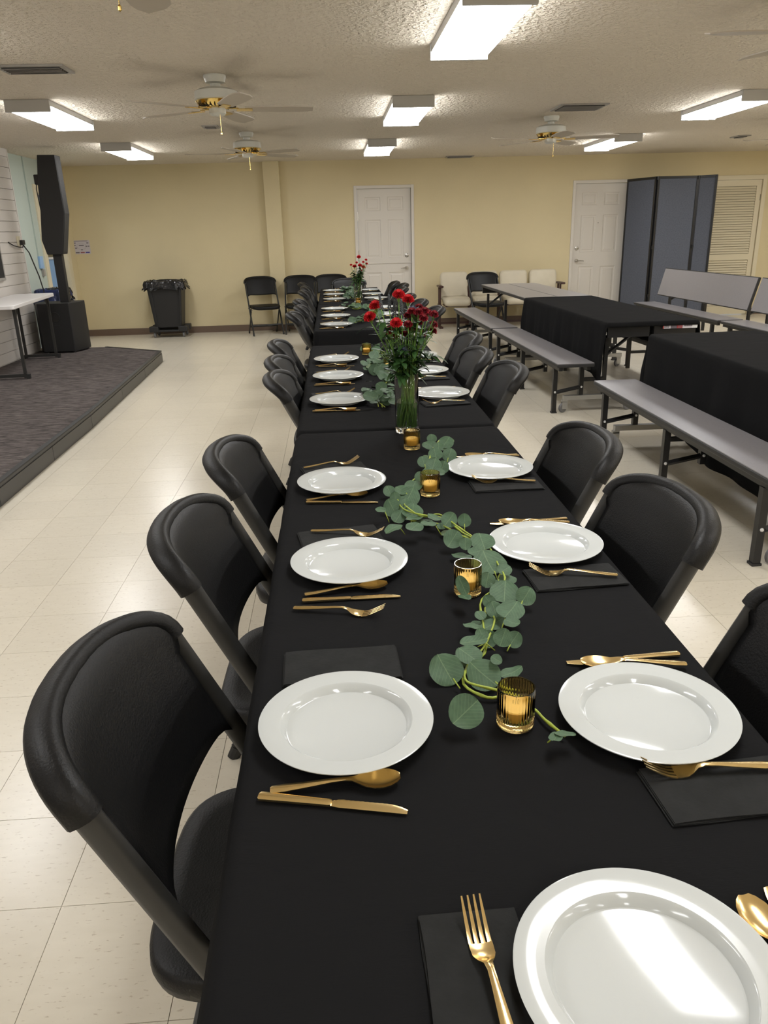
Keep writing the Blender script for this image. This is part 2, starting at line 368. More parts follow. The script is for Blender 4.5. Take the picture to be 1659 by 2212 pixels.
def panel_door(name, x0, x1, z0, z1, panels, y=WY + .03):
    """door leaf with recessed panels; panels = (x0,x1,z0,z1) fractions of metres"""
    g = G(); W_ = x1 - x0
    xs = sorted({x0, x1} | {p[0] for p in panels} | {p[1] for p in panels}); zs = sorted({z0, z1} | {p[2] for p in panels} | {p[3] for p in panels})
    for i in range(len(xs) - 1):
        for j in range(len(zs) - 1):
            cx = (xs[i] + xs[i + 1]) / 2; cz = (zs[j] + zs[j + 1]) / 2
            p = next((p for p in panels if p[0] < cx < p[1] and p[2] < cz < p[3]), None)
            if not p: g.add([(xs[i], y, zs[j]), (xs[i + 1], y, zs[j]), (xs[i + 1], y, zs[j + 1]), (xs[i], y, zs[j + 1])], [(0, 1, 2, 3)])
    for p in panels:
        a, b, c, d = p
        def ring(o_, yy): return [(a + o_, yy, c + o_), (b - o_, yy, c + o_), (b - o_, yy, d - o_), (a + o_, yy, d - o_)]
        R = [ring(0, y), ring(.012, y + .009), ring(.03, y + .009), ring(.045, y + .002)]
        vs = [v for r in R for v in r]; fs = []
        for r in range(3):
            for k in range(4):
                k2 = (k + 1) % 4; fs.append((r * 4 + k, r * 4 + k2, r * 4 + 4 + k2, r * 4 + 4 + k))
        fs.append((12, 13, 14, 15)); g.add(vs, fs)
    g.add([(x0, y, z0), (x1, y, z0), (x1, y, z1), (x0, y, z1), (x0, y + .04, z0), (x1, y + .04, z0), (x1, y + .04, z1), (x0, y + .04, z1)], [(4, 7, 6, 5), (0, 4, 5, 1), (1, 5, 6, 2), (2, 6, 7, 3), (3, 7, 4, 0)])
    return g.obj(name, M_door)
def casing(x0, x1, parent, m, wd=.045):
    g = G().bx(x0 - wd, x0, WY - .018, WY + .03, 0, DZ + wd).bx(x1, x1 + wd, WY - .018, WY + .03, 0, DZ + wd).bx(x0, x1, WY - .018, WY + .03, DZ, DZ + wd)
    return g.obj('door_frame', m, parent, bevel=.003)
def six(x0, x1, z0, z1):
    c = (x0 + x1) / 2; L_ = (x0 + .115, c - .055, ); R_ = (c + .055, x1 - .115)
    return [(L_[0], L_[1], z0, z1), (R_[0], R_[1], z0, z1)]
def lever(par, x, z, s, nm='door_handle'):
    g = G().sweep([(x, WY + .03, z), (x, WY + .012, z)], .03, n=16)
    g.sweep([(x, WY + .015, z), (x, WY - .03, z)], .011, n=10).sweep([(x, WY - .03, z), (x + s * .05, WY - .034, z + .002), (x + s * .105, WY - .03, z - .004)], [.012, .010, .008], [.009, .008, .006], n=10)
    return autosmooth(g.obj(nm, M_chrome, par))
def bolt(par, x, z):
    g = G().lathe([(0, .014), (.018, .014), (.030, .010), (.033, 0)], 20); g.xf(Matrix.Translation((x, WY + .03, z)) @ Matrix.Rotation(PI / 2, 4, 'X'))
    return autosmooth(g.obj('deadbolt', M_chrome, par))
# door 1: dutch door
x0, x1 = D1[0] + .004, D1[1] - .004
d1 = panel_door('door_1', x0, x1, .99, DZ - .004, six(x0, x1, 1.76, 1.96) + six(x0, x1, 1.06, 1.63)); struct(d1)
low = panel_door('lower_leaf', x0, x1, .01, .975, six(x0, x1, .15, .84)); low.parent = d1
G().bx(x0 - .002, x1 + .002, WY + .018, WY + .035, .975, .992).obj('ledge', M_door, d1)
casing(D1[0], D1[1], d1, M_door); bolt(d1, x1 - .07, 1.09); lever(d1, x1 - .075, .90, -1)
G().bx(x0 - .004, x0 + .01, WY + .02, WY + .032, 1.62, 1.75).bx(x0 - .004, x0 + .01, WY + .02, WY + .032, 1.08, 1.18).obj('hinge', M_chrome, d1)
# door 2
x0, x1 = D2[0] + .004, D2[1] - .004
d2 = panel_door('door_2', x0, x1, .01, DZ - .004, six(x0, x1, 1.76, 1.95) + six(x0, x1, 1.06, 1.62) + six(x0, x1, .18, .84)); struct(d2)
casing(D2[0], D2[1], d2, M_door); bolt(d2, x0 + .07, 1.12); lever(d2, x0 + .075, .93, 1)
G().lathe([(0, .006), (.008, .005), (.009, 0)], 12).xf(Matrix.Translation(((x0 + x1) / 2 - .02, WY + .03, 1.5)) @ Matrix.Rotation(PI / 2, 4, 'X')).obj('peephole', M_chrome, d2)
# door 3: louvred door
x0, x1 = D3[0] + .004, D3[1] - .004
g = G(); y = WY + .012
g.bx(x0, x0 + .10, y, y + .035, .01, DZ - .004).bx(x1 - .075, x1, y, y + .035, .01, DZ - .004)
for a, b in ((.01, .15), (.87, .965), (1.985, DZ - .004)): g.bx(x0 + .1, x1 - .075, y, y + .035, a, b)
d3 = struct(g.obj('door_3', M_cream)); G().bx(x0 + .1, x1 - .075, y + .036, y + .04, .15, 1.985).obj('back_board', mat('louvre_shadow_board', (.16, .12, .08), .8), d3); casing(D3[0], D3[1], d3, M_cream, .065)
sl0 = None
def slats(a, b, n):
    global sl0
    for k in range(n):
        z = a + (b - a) * (k + .5) / n; h = (b - a) / n
        if sl0 is None:
            sl0 = G().box((0, 0, 0), (x1 - x0 - .177, .006, h * .98), rx=math.radians(-32)).obj('slat', M_cream, d3); sl0.location = ((x0 + .1 + x1 - .075) / 2, y + .015, z)
        else:
            s = sl0.copy(); C.objects.link(s); s.location = (sl0.location.x, sl0.location.y, z)
slats(.968, 1.982, 27); slats(.153, .867, 19)
kb = G().lathe([(0, .04), (.012, .038), (.018, .028), (.008, .018), (.008, 0)], 14).xf(Matrix.Translation((x0 + .035, y, .93)) @ Matrix.Rotation(PI / 2, 4, 'X')).obj('door_knob', M_chrome, d3, smooth=True)
G().bx(x1 - .008, x1 + .012, y - .008, y, 1.77, 1.86).obj('hinge', M_chrome, d3)
# doorway in the mint wall, door leaf swung into the next room
d4 = struct(G().bx(XL, XL + .018, OY0 - .13, OY0, 0, DZ + .09).bx(XL, XL + .018, OY1, OY1 + .1, 0, DZ + .09).bx(XL, XL + .018, OY0, OY1, DZ, DZ + .09)
            .bx(XL - .16, XL, OY1 - .012, OY1, 0, DZ).bx(XL - .16, XL, OY0, OY0 + .012, 0, DZ).bx(XL - .16, XL, OY0, OY1, DZ - .012, DZ).obj('door_4', M_cream))
lf = G().box((-.42, -.02, 1.03), (.84, .04, 2.04)).obj('door_leaf', M_cream, d4); lf.location = (XL - .17, OY0 - .04, 0); lf.rotation_euler = (0, 0, math.radians(-8))
# ------------------------------------------------------------ ceiling lights (the room's only light)
def make_light(label, loc, group=None):
    t = thing('ceiling_light', label, 'light', loc, 0, group)
    G().bx(-.166, .166, .022, 1.198, -.044, -.001).obj('housing', M_fixture, t)
    for y0, y1 in ((0, .022), (1.198, 1.22)):
        G().bx(-.172, .172, y0, y1, -.088, -.001).obj('end_plate', M_fixture, t, bevel=.003)
    prof = [(-.165, -.045), (-.166, -.062), (-.155, -.078), (-.10, -.086), (-.02, -.085), (0, -.080), (.02, -.085), (.10, -.086), (.155, -.078), (.166, -.062), (.165, -.045)]
    n = len(prof); vs = [(x, y, z) for y in (.023, 1.197) for x, z in prof]
    d = mesh_obj('diffuser', vs, [(k, k + 1, n + k + 1, n + k) for k in range(n - 1)], M_diff, t, smooth=True)
    G().bx(-.005, .005, .023, 1.197, -.0835, -.079).obj('diffuser_seam', M_diffrib, t)
    return t
LX = {(0, 1): 'above the dinner table, largest, cut by the frame top', (0, 2): 'above the dinner table, middle one of the centre row', (0, 3): 'farthest of the centre row, just before the white split door',
      (-1, 2): 'at the left, larger of the two on the stage side', (-1, 3): 'at the left, smaller one near the far wall', (1, 2): 'cut by the right edge of the frame', (1, 3): 'at the right, above the blue grey divider'}
XS = {-1: -2.53, 0: .50, 1: 3.42, 2: 6.4}
YS = {-2: -5.1, -1: -2.1, 0: .95, 1: 4.0, 2: 7.03, 3: 10.12}
L0 = None
for (i, j) in sorted([(i, j) for i in XS for j in YS], key=lambda k: k not in LX):
    x, y = XS[i], YS[j]
    if (i, j) == (-1, 2): x, y = -2.53, 6.9
    if (i, j) == (-1, 3): x, y = -2.63, 9.95
    if (i, j) == (0, 1): x = .585
    if (i, j) == (0, 3): x = .44
    lb = 'white ceiling light ' + LX[(i, j)] if (i, j) in LX else 'white fluorescent ceiling light outside the picture'
    gp = 'fluorescent ceiling lights' if (i, j) in LX else 'fluorescent ceiling lights outside the picture'
    if L0 is None: L0 = make_light(lb, (x, y, CEIL), gp)
    else: dup(L0, (x, y, CEIL), 0, lb, gp)
t = thing('ceiling_light', 'unseen square light added to brighten the side room behind the left doorway', 'light', (XL - 1.1, 11.7, CEIL))  # added lamp, out of view, so the side room is not dark
G().bx(-.2, .2, -.2, .2, -.05, -.001).obj('housing', M_fixture, t); G().bx(-.18, .18, -.18, .18, -.06, -.051).obj('diffuser', M_diff, t)

# ------------------------------------------------------------ ceiling fans
def make_fan(label, loc, a0):
    t = thing('ceiling_fan', label, 'fan', loc, 0, 'white ceiling fans with brass trim')
    autosmooth(G().lathe([(0, 0), (.075, 0), (.078, -.012), (.07, -.03), (.066, -.045), (.035, -.052), (.034, -.07), (.075, -.075), (.078, -.082), (.0, -.084)], 32).obj('canopy', M_fan, t))
    autosmooth(G().lathe([(0, -.074), (.05, -.075), (.115, -.085), (.145, -.10), (.148, -.15), (.14, -.157), (0, -.158)], 40).obj('motor_housing', M_fan, t))
    b = autosmooth(G().lathe([(.14, -.156), (.145, -.160), (.125, -.185), (.07, -.200), (.06, -.203), (0, -.203)], 40).obj('brass_ring', M_brass, t))
    s = G()
    for k in range(24):
        a = 2 * PI * k / 24; s.box((.105 * math.cos(a), .105 * math.sin(a), -.193), (.05, .008, .006), rz=a, ry=0)
    s.obj('ring_slot', M_dark, b)
    autosmooth(G().lathe([(.056, -.20), (.058, -.235), (.045, -.247), (0, -.25)], 28).obj('switch_cap', M_fan, t))
    ch = G().tube((.02, -.04, -.24), (.02, -.04, -.355), .0015, 5); ch.lathe([(0, -.375), (.006, -.37), (.006, -.36), (0, -.352)], 8, c=(.02, -.04, 0)); ch.obj('pull_chain', M_brass, t)
    for k in range(5):
        a = a0 + 2 * PI * k / 5
        g = G(); P = []
        for i in range(9):
            r = .19 + .47 * i / 8; wd = .052 + .022 * math.sin(min(1, i / 6) * PI / 2)
            if i == 8: wd *= .45
            elif i == 7: wd *= .88
            P.append([(r, -wd, .007), (r, 0, 0), (r, wd, -.007)])
        g.grid(P, (0, 0, -.006)); M = Matrix.Translation((0, 0, -.205)) @ Matrix.Rotation(a, 4, 'Z')
        g.xf(M); bl = g.obj('blade', M_cane if k % 2 == 0 else M_cane, t)
        h = G().box((.10, 0, .002), (.09, .022, .006)).box((.185, 0, -.008), (.11, .055, .004), rx=-.12).xf(M); h.obj('blade_bracket', M_brass, bl)
    return t
make_fan('white ceiling fan with brass trim above the left aisle, large in view', (-.965, 6.06, CEIL), .08)
make_fan('white ceiling fan with brass trim, smaller one behind the left fan', (-1.075, 9.26, CEIL), .7)
make_fan('white ceiling fan with brass trim on the right, before the far door', (2.02, 8.45, CEIL), -.3)
make_fan('ceiling fan above the left aisle, only its pull chain in view at the top', (-.86, 2.86, CEIL), .3)
make_fan('ceiling fan at the upper right, only blade tips in view', (2.22, 4.0, CEIL), 3.1)
make_fan('ceiling fan at the far right edge, one blade in view', (4.95, 8.9, CEIL), .45)

# ------------------------------------------------------------ air vents
for x0, x1, y0, y1, lb in ((-2.26, -1.84, 5.60, 5.86, 'grey ceiling vent at the upper left'), (1.89, 2.33, 7.64, 8.02, 'grey ceiling vent right of centre above the fan'),
                           (1.56, 1.97, 12.56, 12.80, 'grey ceiling vent close to the far wall'), (-1.45, -1.29, 8.60, 8.80, 'small dark ceiling vent behind the left fan'),
                           (5.0, 5.16, 10.55, 10.8, 'small dark ceiling vent at the far right')):
    t = thing('ceiling_vent', lb, 'vent', ((x0 + x1) / 2, (y0 + y1) / 2, CEIL)); hx, hy = (x1 - x0) / 2, (y1 - y0) / 2
    G().bx(-hx, hx, -hy, -hy + .03, -.012, -.001).bx(-hx, hx, hy - .03, hy, -.012, -.001).bx(-hx, -hx + .03, -hy + .03, hy - .03, -.012, -.001).bx(hx - .03, hx, -hy + .03, hy - .03, -.012, -.001).obj('frame', M_vent, t)
    G().bx(-hx + .03, hx - .03, -hy + .03, hy - .03, -.003, -.001).obj('duct_opening', M_dark, t)
    n = int((hy * 2 - .06) / .035)
    for k in range(n):
        G().box((0, -hy + .03 + (k + .5) * (2 * hy - .06) / n, -.013), (2 * hx - .062, .030, .002), rx=.6).obj('slat', M_vent, t)

# ------------------------------------------------------------ far wall notice
t = thing('notice', 'white printed notice on the far wall beside the loudspeaker', 'sign', (-4.055, WY, 1.346))
G().bx(-.128, .128, -.003, -.001, -.10, .10).obj('sheet', M_paper, t)
g = G(); g.bx(-.115, .10, -.004, -.0031, .086, .092)
for x, z, ww in ((-.095, .062, .028), (-.10, .030, .03), (-.085, -.012, .03), (.095, .06, .03), (.075, .012, .028), (.108, .012, .022), (0, .028, .075), (0, -.038, .03)): g.bx(x - ww / 2, x + ww / 2, -.004, -.0031, z - .006, z + .006)
for k in range(26):
    a = 2 * PI * k / 26; g.bx(.07 * math.cos(a) - .0025, .07 * math.cos(a) + .0025, -.0038, -.0031, .012 + .047 * math.sin(a) - .002, .012 + .047 * math.sin(a) + .002)
g.obj('print', M_ink, t)
G().bx(-.098, -.042, -.004, -.0031, -.086, -.070).obj('black_bar', M_ink, t); G().bx(-.026, .036, -.004, -.0031, -.086, -.070).obj('red_bar', M_inkred, t); G().bx(.05, .112, -.004, -.0031, -.086, -.070).obj('blue_bar', M_inkblue, t)

# ------------------------------------------------------------ stage
S = .131
pl = [(-2.17, 0.0), (-2.23, 4.42), (-2.24, 6.37), (-2.39, 9.91), (-3.20, 10.49), (-4.0 + .004, 10.49 - .15), (-3.996, 0.0)]
pl = [(-2.06, -3.0), (-2.226, 4.42), (-2.25, 6.37), (-2.388, 9.91), (-3.21, 10.50), (-3.86, 10.50), (-3.94, 10.40), (-3.94, 10.36), (SHX + .006, 10.36), (SHX + .006, -3.0)]
def prism(pl, z0, z1):
    n = len(pl); g = G(); g.add([(x, y, z0) for x, y in pl] + [(x, y, z1) for x, y in pl], [tuple(range(n))[::-1], tuple(range(n, 2 * n))] + [(k, (k + 1) % n, n + (k + 1) % n, n + k) for k in range(n)]); return g
st = prism(pl, 0, S - .004).obj('stage', M_vinylbase); recalc(st); tag(st, 'low black carpeted stage platform along the left wall', 'stage')
cp = prism([(x + (-.035 if x > -3 else 0), y - (.02 if y > 9 else 0)) for x, y in pl], S - .004, S).obj('carpet', M_carpet, st); recalc(cp)
g = G()
for a, b in zip(pl[:4], pl[1:5]):
    d = (Vector(b) - Vector(a)); L_ = d.length; m_ = (Vector(a) + Vector(b)) / 2; ang = math.atan2(d.y, d.x); nrm = Vector((math.sin(ang), -math.cos(ang)))
    c_ = m_ - nrm * .0 ; g.box((c_.x + nrm.x * -.015, c_.y + nrm.y * -.015, S - .001), (L_, .04, .012), rz=ang)
g.obj('nosing', M_blackedge, st, bevel=.003)
g = G()
for a, b in zip(pl[:4], pl[1:5]):
    d = (Vector(b) - Vector(a)); L_ = d.length; m_ = (Vector(a) + Vector(b)) / 2; ang = math.atan2(d.y, d.x); nrm = Vector((math.sin(ang), -math.cos(ang)))
    n_ = max(1, round(L_ / 1.2))
    for k in range(n_):
        f_ = (k + .5) / n_; q = Vector(a) + d * f_ + nrm * .003
        G().box((q.x, q.y, .052), (L_ / n_ - .006, .006, .10), rz=ang).obj('cove_strip', M_vinylbase, st)

# loudspeaker column on its subwoofer
t = thing('loudspeaker', 'tall black column loudspeaker on a boxy subwoofer at the stage end', 'speaker', (-3.64, 10.02, S))
sb = prism([(-.21, .02), (.17, .02), (.245, .24), (.245, .44), (-.285, .44), (-.285, .16)], .012, .60).obj('subwoofer', M_speaker, t, bevel=.008); recalc(sb)
for x, y in ((-.18, .05), (.15, .05), (.2, .4), (-.24, .4)): G().lathe([(0, 0), (.02, 0), (.02, .012), (0, .012)], 12, c=(x, y, 0)).obj('rubber_foot', M_blackedge, sb)
hr = G().sweep([(-.02 + .062 * math.cos(a), .0205, .43 + .062 * math.sin(a)) for a in [2 * PI * k / 24 for k in range(25)]], .006, n=6, up=(0, 1, 0), caps=False)
hr.box((-.02, .019, .335), (.10, .004, .008)); hr.obj('handle_cup', M_blackedge, sb)
G().lathe([(0, .0), (.056, .0)], 24).xf(Matrix.Translation((-.02, .0185, .43)) @ Matrix.Rotation(PI / 2, 4, 'X')).obj('handle_recess', M_dark, sb)
G().bx(.03, .135, .17, .25, .60, 1.18).obj('pole', M_speaker, t, bevel=.004)
# kinked column: profile in x-z, depth in y
pr = [(-.035, 1.165), (-.055, 1.5), (-.005, 1.62), (-.015, 1.95), (.045, 2.262), (.225, 2.262), (.272, 1.592), (.172, 1.165)]
pr = [(-.012, 1.165), (-.048, 1.33), (.0, 1.72), (.012, 1.95), (.055, 2.265), (.255, 2.262), (.265, 1.62), (.172, 1.165)]
n = len(pr); g = G()
g.add([(x, .10, z) for x, z in pr] + [(x, .30, z) for x, z in pr], [tuple(range(n)), tuple(range(2 * n - 1, n - 1, -1))] + [((k + 1) % n, k, n + k, n + (k + 1) % n) for k in range(n)])
co = g.obj('column', M_speaker, t, bevel=.006); recalc(co)
G().add([(.258, .115, 2.24), (.258, .285, 2.24), (.268, .285, 1.625), (.268, .115, 1.625), (.18, .285, 1.185), (.18, .115, 1.185)], [(0, 3, 2, 1), (3, 5, 4, 2)]).obj('front_grille', M_grille, co)
G().bx(-.045, .02, .16, .24, 1.95, 2.06).obj('bracket', M_speaker, co, bevel=.01)
G().sweep([(-.03, .2, 1.98), (-.045, .2, 1.9), (-.03, .2, 1.6), (-.01, .2, 1.55)], .006, n=6).obj('strap_cable', M_blackedge, co)

# power outlet + cable on the shiplap wall
t = thing('wall_outlet', 'wall outlet with a black plug and cable on the white plank wall', 'outlet', (SHX, 10.22, 1.46))
G().bx(.0005, .012, -.055, .045, -.06, .055).obj('cover_plate', M_cream, t, bevel=.003)
G().bx(.012, .05, .0, .085, -.045, .01).obj('plug', M_blackedge, t, bevel=.006)
G().sweep([(.035, .04, -.045), (.07, .10, -.14), (.12, .16, -.42), (.14, .18, -.60), (.13, .16, -.82), (.17, .22, -.98)], .008, n=6).obj('cable', M_blackedge, t)
G().sweep([(.004, -.33, -.01), (.02, -.22, -.05), (.03, -.08, -.07), (.03, .03, -.075), (.03, .06, -.04)], .006, n=6).obj('hook_cable', M_blackedge, t)
t = thing('wall_screen', 'grey framed screen on the plank wall, only its edge in view', 'screen', (SHX, 9.52, 1.22))
G().bx(.001, .03, -.75, .055, -.18, .20).obj('frame', M_vent, t, bevel=.004); G().bx(.0301, .032, -.72, .02, -.15, .17).obj('screen_panel', M_dark, t)
t = thing('light_switch', 'pale switch box on the mint wall beside the doorway', 'switch', (XL, 11.30, 1.17))
G().bx(.001, .03, -.07, .05, -.07, .09).obj('switch_box', M_lblue, t, bevel=.004); G().bx(.001, .035, -.01, .05, -.17, -.08).obj('lower_box', M_vent, t, bevel=.003)
t = thing('conduit', 'thin vertical wall conduit running down the mint wall', 'conduit', (XL, 11.25, 0))
G().bx(.001, .018, -.012, .012, 1.26, CEIL - .004).obj('pipe', M_mint, t)
t = thing('emergency_light', 'white emergency light high on the mint wall behind the loudspeaker', 'light', (XL, 11.97, 2.34))
G().bx(.001, .07, -.12, .10, -.09, .04).obj('battery_box', M_whiteplastic, t, bevel=.012)
for s_ in (-.08, .06):
    autosmooth(G().lathe([(0, -.06), (.035, -.055), (.05, -.01), (.052, .03), (.0, .032)], 20).xf(Matrix.Translation((.075, s_, .08)) @ Matrix.Rotation(1.2, 4, 'Y')).obj('lamp_head', M_whiteplastic, t))
# things glimpsed in the side room
t = thing('curtain', 'grey patterned curtain glimpsed through the left doorway', 'curtain', (XL - .28, 12.68, 0))
g = G(); P = [[(-.30 + .36 * k / 16, -.02 * math.sin(k * 1.7), z) for z in (1.35, 1.6, 1.9, 2.12)] for k in range(17)]; g.grid(P, (0, .012, 0)); g.obj('panel', M_curtain, t); G().bx(-.3, .15, .0, .02, 2.12, 2.14).obj('rod', M_chrome, t)
for z0, z1, m_, nm in ((0.02, .42, M_white, 'white crate at the bottom of the stack'), (.42, .80, M_navy, 'dark navy crate in the middle of the stack'), (.80, 1.22, M_lblue, 'pale blue crate on top of the stack')):
    t = thing('crate', nm + ' in the side room', 'crate', (XL - .37, 12.50, z0), 0, 'crates in the side room')
    G().bx(-.2, .2, -.14, .14, 0, z1 - z0 - .03).obj('body', m_, t, bevel=.01); G().bx(-.21, .21, -.15, .15, z1 - z0 - .03, z1 - z0).obj('rim', M_white, t, bevel=.006)

# ------------------------------------------------------------ bin bags / bins
def bag_rim(rx, ry, z, m, parent, seed, drop=.13):
    rnd = random.Random(seed); g = G(); n = 72; P = []
    ph = [rnd.uniform(0, 6.3) for _ in range(6)]
    for k in range(n + 1):
        a = 2 * PI * k / n; row = []
        c_, s_ = math.cos(a), math.sin(a); q = lambda e: (abs(e) ** .35) * (1 if e > 0 else -1)
        wv = .5 + .5 * math.sin(7 * a + ph[0]); w2 = math.sin(13 * a + ph[1]); w3 = math.sin(23 * a + ph[2])
        dz = drop * (.75 + .2 * wv + .12 * w2)
        for sdx, (e, zz) in enumerate(((-.012, -.10), (-.006, 0), (.006, .012 + .006 * w2), (.022 + .008 * w3, 0), (.032 + .014 * w2, -dz * .35), (.026 + .016 * w3, -dz * .7), (.045 + .02 * w2 + .01 * w3, -dz))):
            row.append(((rx + e) * q(c_), (ry + e) * q(s_), z + zz + (.006 * w3 if sdx > 3 else 0)))
        P.append(row)
    g.grid(P, (0, 0, -.0015)); return g.obj('bag', m, parent, smooth=True)
t = thing('trash_can', 'tall black trash can with a black bag on a wheeled dolly by the far wall', 'bin', (-2.775, 12.55, 0))
g = G(); a = .20; b = .155; A = .265; B_ = .19
pts = [(-a, -b), (a, -b), (a, b), (-a, b)]; pts2 = [(-A, -B_), (A, -B_), (A, B_), (-A, B_)]
g.add([(x, y, .14) for x, y in pts] + [(x, y, .80) for x, y in pts2], [(3, 2, 1, 0), (0, 1, 5, 4), (1, 2, 6, 5), (2, 3, 7, 6), (3, 0, 4, 7)]); body = g.obj('body', M_bin, t, bevel=.02)
for s_ in (-1, 1): G().add([(s_ * .15, -.156, .2), (s_ * .175, -.158, .2), (s_ * .225, -.194, .78), (s_ * .195, -.192, .78), (s_ * .15, -.165, .2), (s_ * .175, -.167, .2), (s_ * .225, -.203, .78), (s_ * .195, -.201, .78)], [(4, 5, 6, 7) if s_ > 0 else (7, 6, 5, 4), (0, 4, 7, 3), (1, 2, 6, 5), (0, 1, 5, 4), (3, 7, 6, 2)]).obj('rib', M_bin, body)
G().bx(-A - .012, A + .012, -B_ - .012, B_ + .012, .785, .80).obj('rim', M_bin, body, bevel=.004)
bag_rim(A + .01, B_ + .01, .83, M_bag, t, 2)
dl = G().bx(-.28, .28, -.19, .19, .085, .115).bx(-.29, -.15, -.20, -.05, .085, .17).bx(.15, .29, -.20, -.05, .085, .17).bx(-.29, -.15, .05, .20, .085, .17).bx(.15, .29, .05, .20, .085, .17).obj('dolly', M_blackedge, t, bevel=.012)
for x in (-.22, .22):
    for y in (-.14, .14):
        G().lathe([(0, -.014), (.038, -.014), (.042, -.006), (.042, .006), (.038, .014), (0, .014)], 20).xf(Matrix.Translation((x, y, .042)) @ Matrix.Rotation(PI / 2, 4, 'Y')).bx(x - .02, x + .02, y - .01, y + .01, .06, .09).obj('castor', M_castor, dl)
t = thing('trash_can', 'bin with a navy and black bag half hidden behind the subwoofer', 'bin', (-3.945, 10.98, 0))
g = G(); g.add([(x * .7, y * .85, .0) for x, y in pts] + [(x, y, .80) for x, y in ((-.17, -.17), (.17, -.17), (.17, .17), (-.17, .17))], [(3, 2, 1, 0), (0, 1, 5, 4), (1, 2, 6, 5), (2, 3, 7, 6), (3, 0, 4, 7)]); g.obj('body', M_bin, t, bevel=.02)
bag_rim(.165, .17, .84, M_bagblue, t, 5, .2)
o = bag_rim(.10, .13, .86, M_bag, t, 9, .16); o.location = (.07, .02, -.01)

# ------------------------------------------------------------ white folding table on the stage
t = thing('folding_table', 'white plastic folding table on the stage at the left edge', 'table', (-3.32, 7.963, S), .115)
def rrect(x0, x1, y0, y1, r, n=6):
    o = []
    for cx, cy, a0 in ((x1 - r, y0 + r, -PI / 2), (x1 - r, y1 - r, 0), (x0 + r, y1 - r, PI / 2), (x0 + r, y0 + r, PI)):
        for k in range(n + 1): a = a0 + PI / 2 * k / n; o.append((cx + r * math.cos(a), cy + r * math.sin(a)))
    return o
tp = prism(rrect(-.452, 0, 0, 1.83, .04), .702, .742).obj('table_top', M_whiteplastic, t, bevel=.008); recalc(tp)
for y in (.22, 1.70):
    for x in (-.40, -.06): G().box((x, y, .36), (.028, .028, .70)).obj('leg', M_darktube, t)
    G().bx(-.42, -.04, y - .02, y + .02, .02, .05).obj('foot_bar', M_darktube, t)
    for x in (-.445, -.045): G().bx(x, x + .03, y - .024, y + .024, 0, .045).obj('foot_cap', M_blackedge, t)
    sg_ = -1 if y > 1 else 1
    G().tube((-.23, y, .69), (-.23, y + .25 * sg_, .70), .01).obj('brace', M_darktube, t)
    for x in (-.40, -.06): G().tube((x, y, .56), (x, y + .12 * sg_, .70), .007).obj('brace', M_darktube, t)

# ------------------------------------------------------------ row of cream auditorium seats
t = thing('auditorium_seats', 'row of four joined cream vinyl auditorium seats against the far wall', 'seat', (1.44, 12.5, 0))
def pad(x0, x1, z0, z1, y0, th, tilt, m, nm, par):
    r = rrect(x0, x1, z0, z1, .06, 6); n = len(r); g = G(); vs = []
    cx, cz = (x0 + x1) / 2, (z0 + z1) / 2
    for k_, (e, dy) in enumerate(((0, 0), (0, -th * .7), (.02, -th), (.10, -th * 1.12))):
        for x, z in r: vs.append((x + (cx - x) * e * 1.5, dy, z + (cz - z) * e * 1.5))
    fs = [tuple(range(n))] + [(j * n + (k + 1) % n, j * n + k, (j + 1) * n + k, (j + 1) * n + (k + 1) % n) for j in range(3) for k in range(n)] + [tuple(range(4 * n - 1, 3 * n - 1, -1))]
    g.add(vs, fs); g.xf(Matrix.Translation((0, y0, z0)) @ Matrix.Rotation(tilt, 4, 'X') @ Matrix.Translation((0, 0, -z0))); o = g.obj(nm, m, par, smooth=True); return recalc(o)
for k in range(4):
    x0 = .025 + .472 * k
    pad(x0, x0 + .435, .40, .83, .12, .07, -.16, M_vinylseat, 'backrest', t)
    g = pad(x0 + .02, x0 + .415, 0, .40, 0, .09, 0, M_vinylseat, 'seat_cushion', t)
    g.matrix_local = Matrix.Translation((0, .06, .385)) @ Matrix.Rotation(PI / 2 + .08, 4, 'X') @ Matrix.Translation((0, .09, 0))
    G().bx(x0 + .03, x0 + .41, -.30, .08, .335, .36).obj('seat_pan', M_maroon, t, bevel=.01)
for x in (0, .47, .942, 1.414, 1.90):
    e = x in (0, 1.90)
    f = G().bx(x - .012, x + .012, -.06, -.025, .04, .62).bx(x - .012, x + .012, .06, .10, .04, .62).bx(x - .014, x + .014, -.16, .16, .32, .36).bx(x - .03, x + .03, -.20, .20, 0, .022)
    f.obj('leg_frame', M_maroon, t, bevel=.003)
    if e: G().bx(x - .035, x + .035, -.20, .12, .615, .645).obj('armrest', M_maroon, t, bevel=.01)
G().bx(0, 1.9, -.03, .0, .06, .085).obj('stretcher', M_maroon, t)

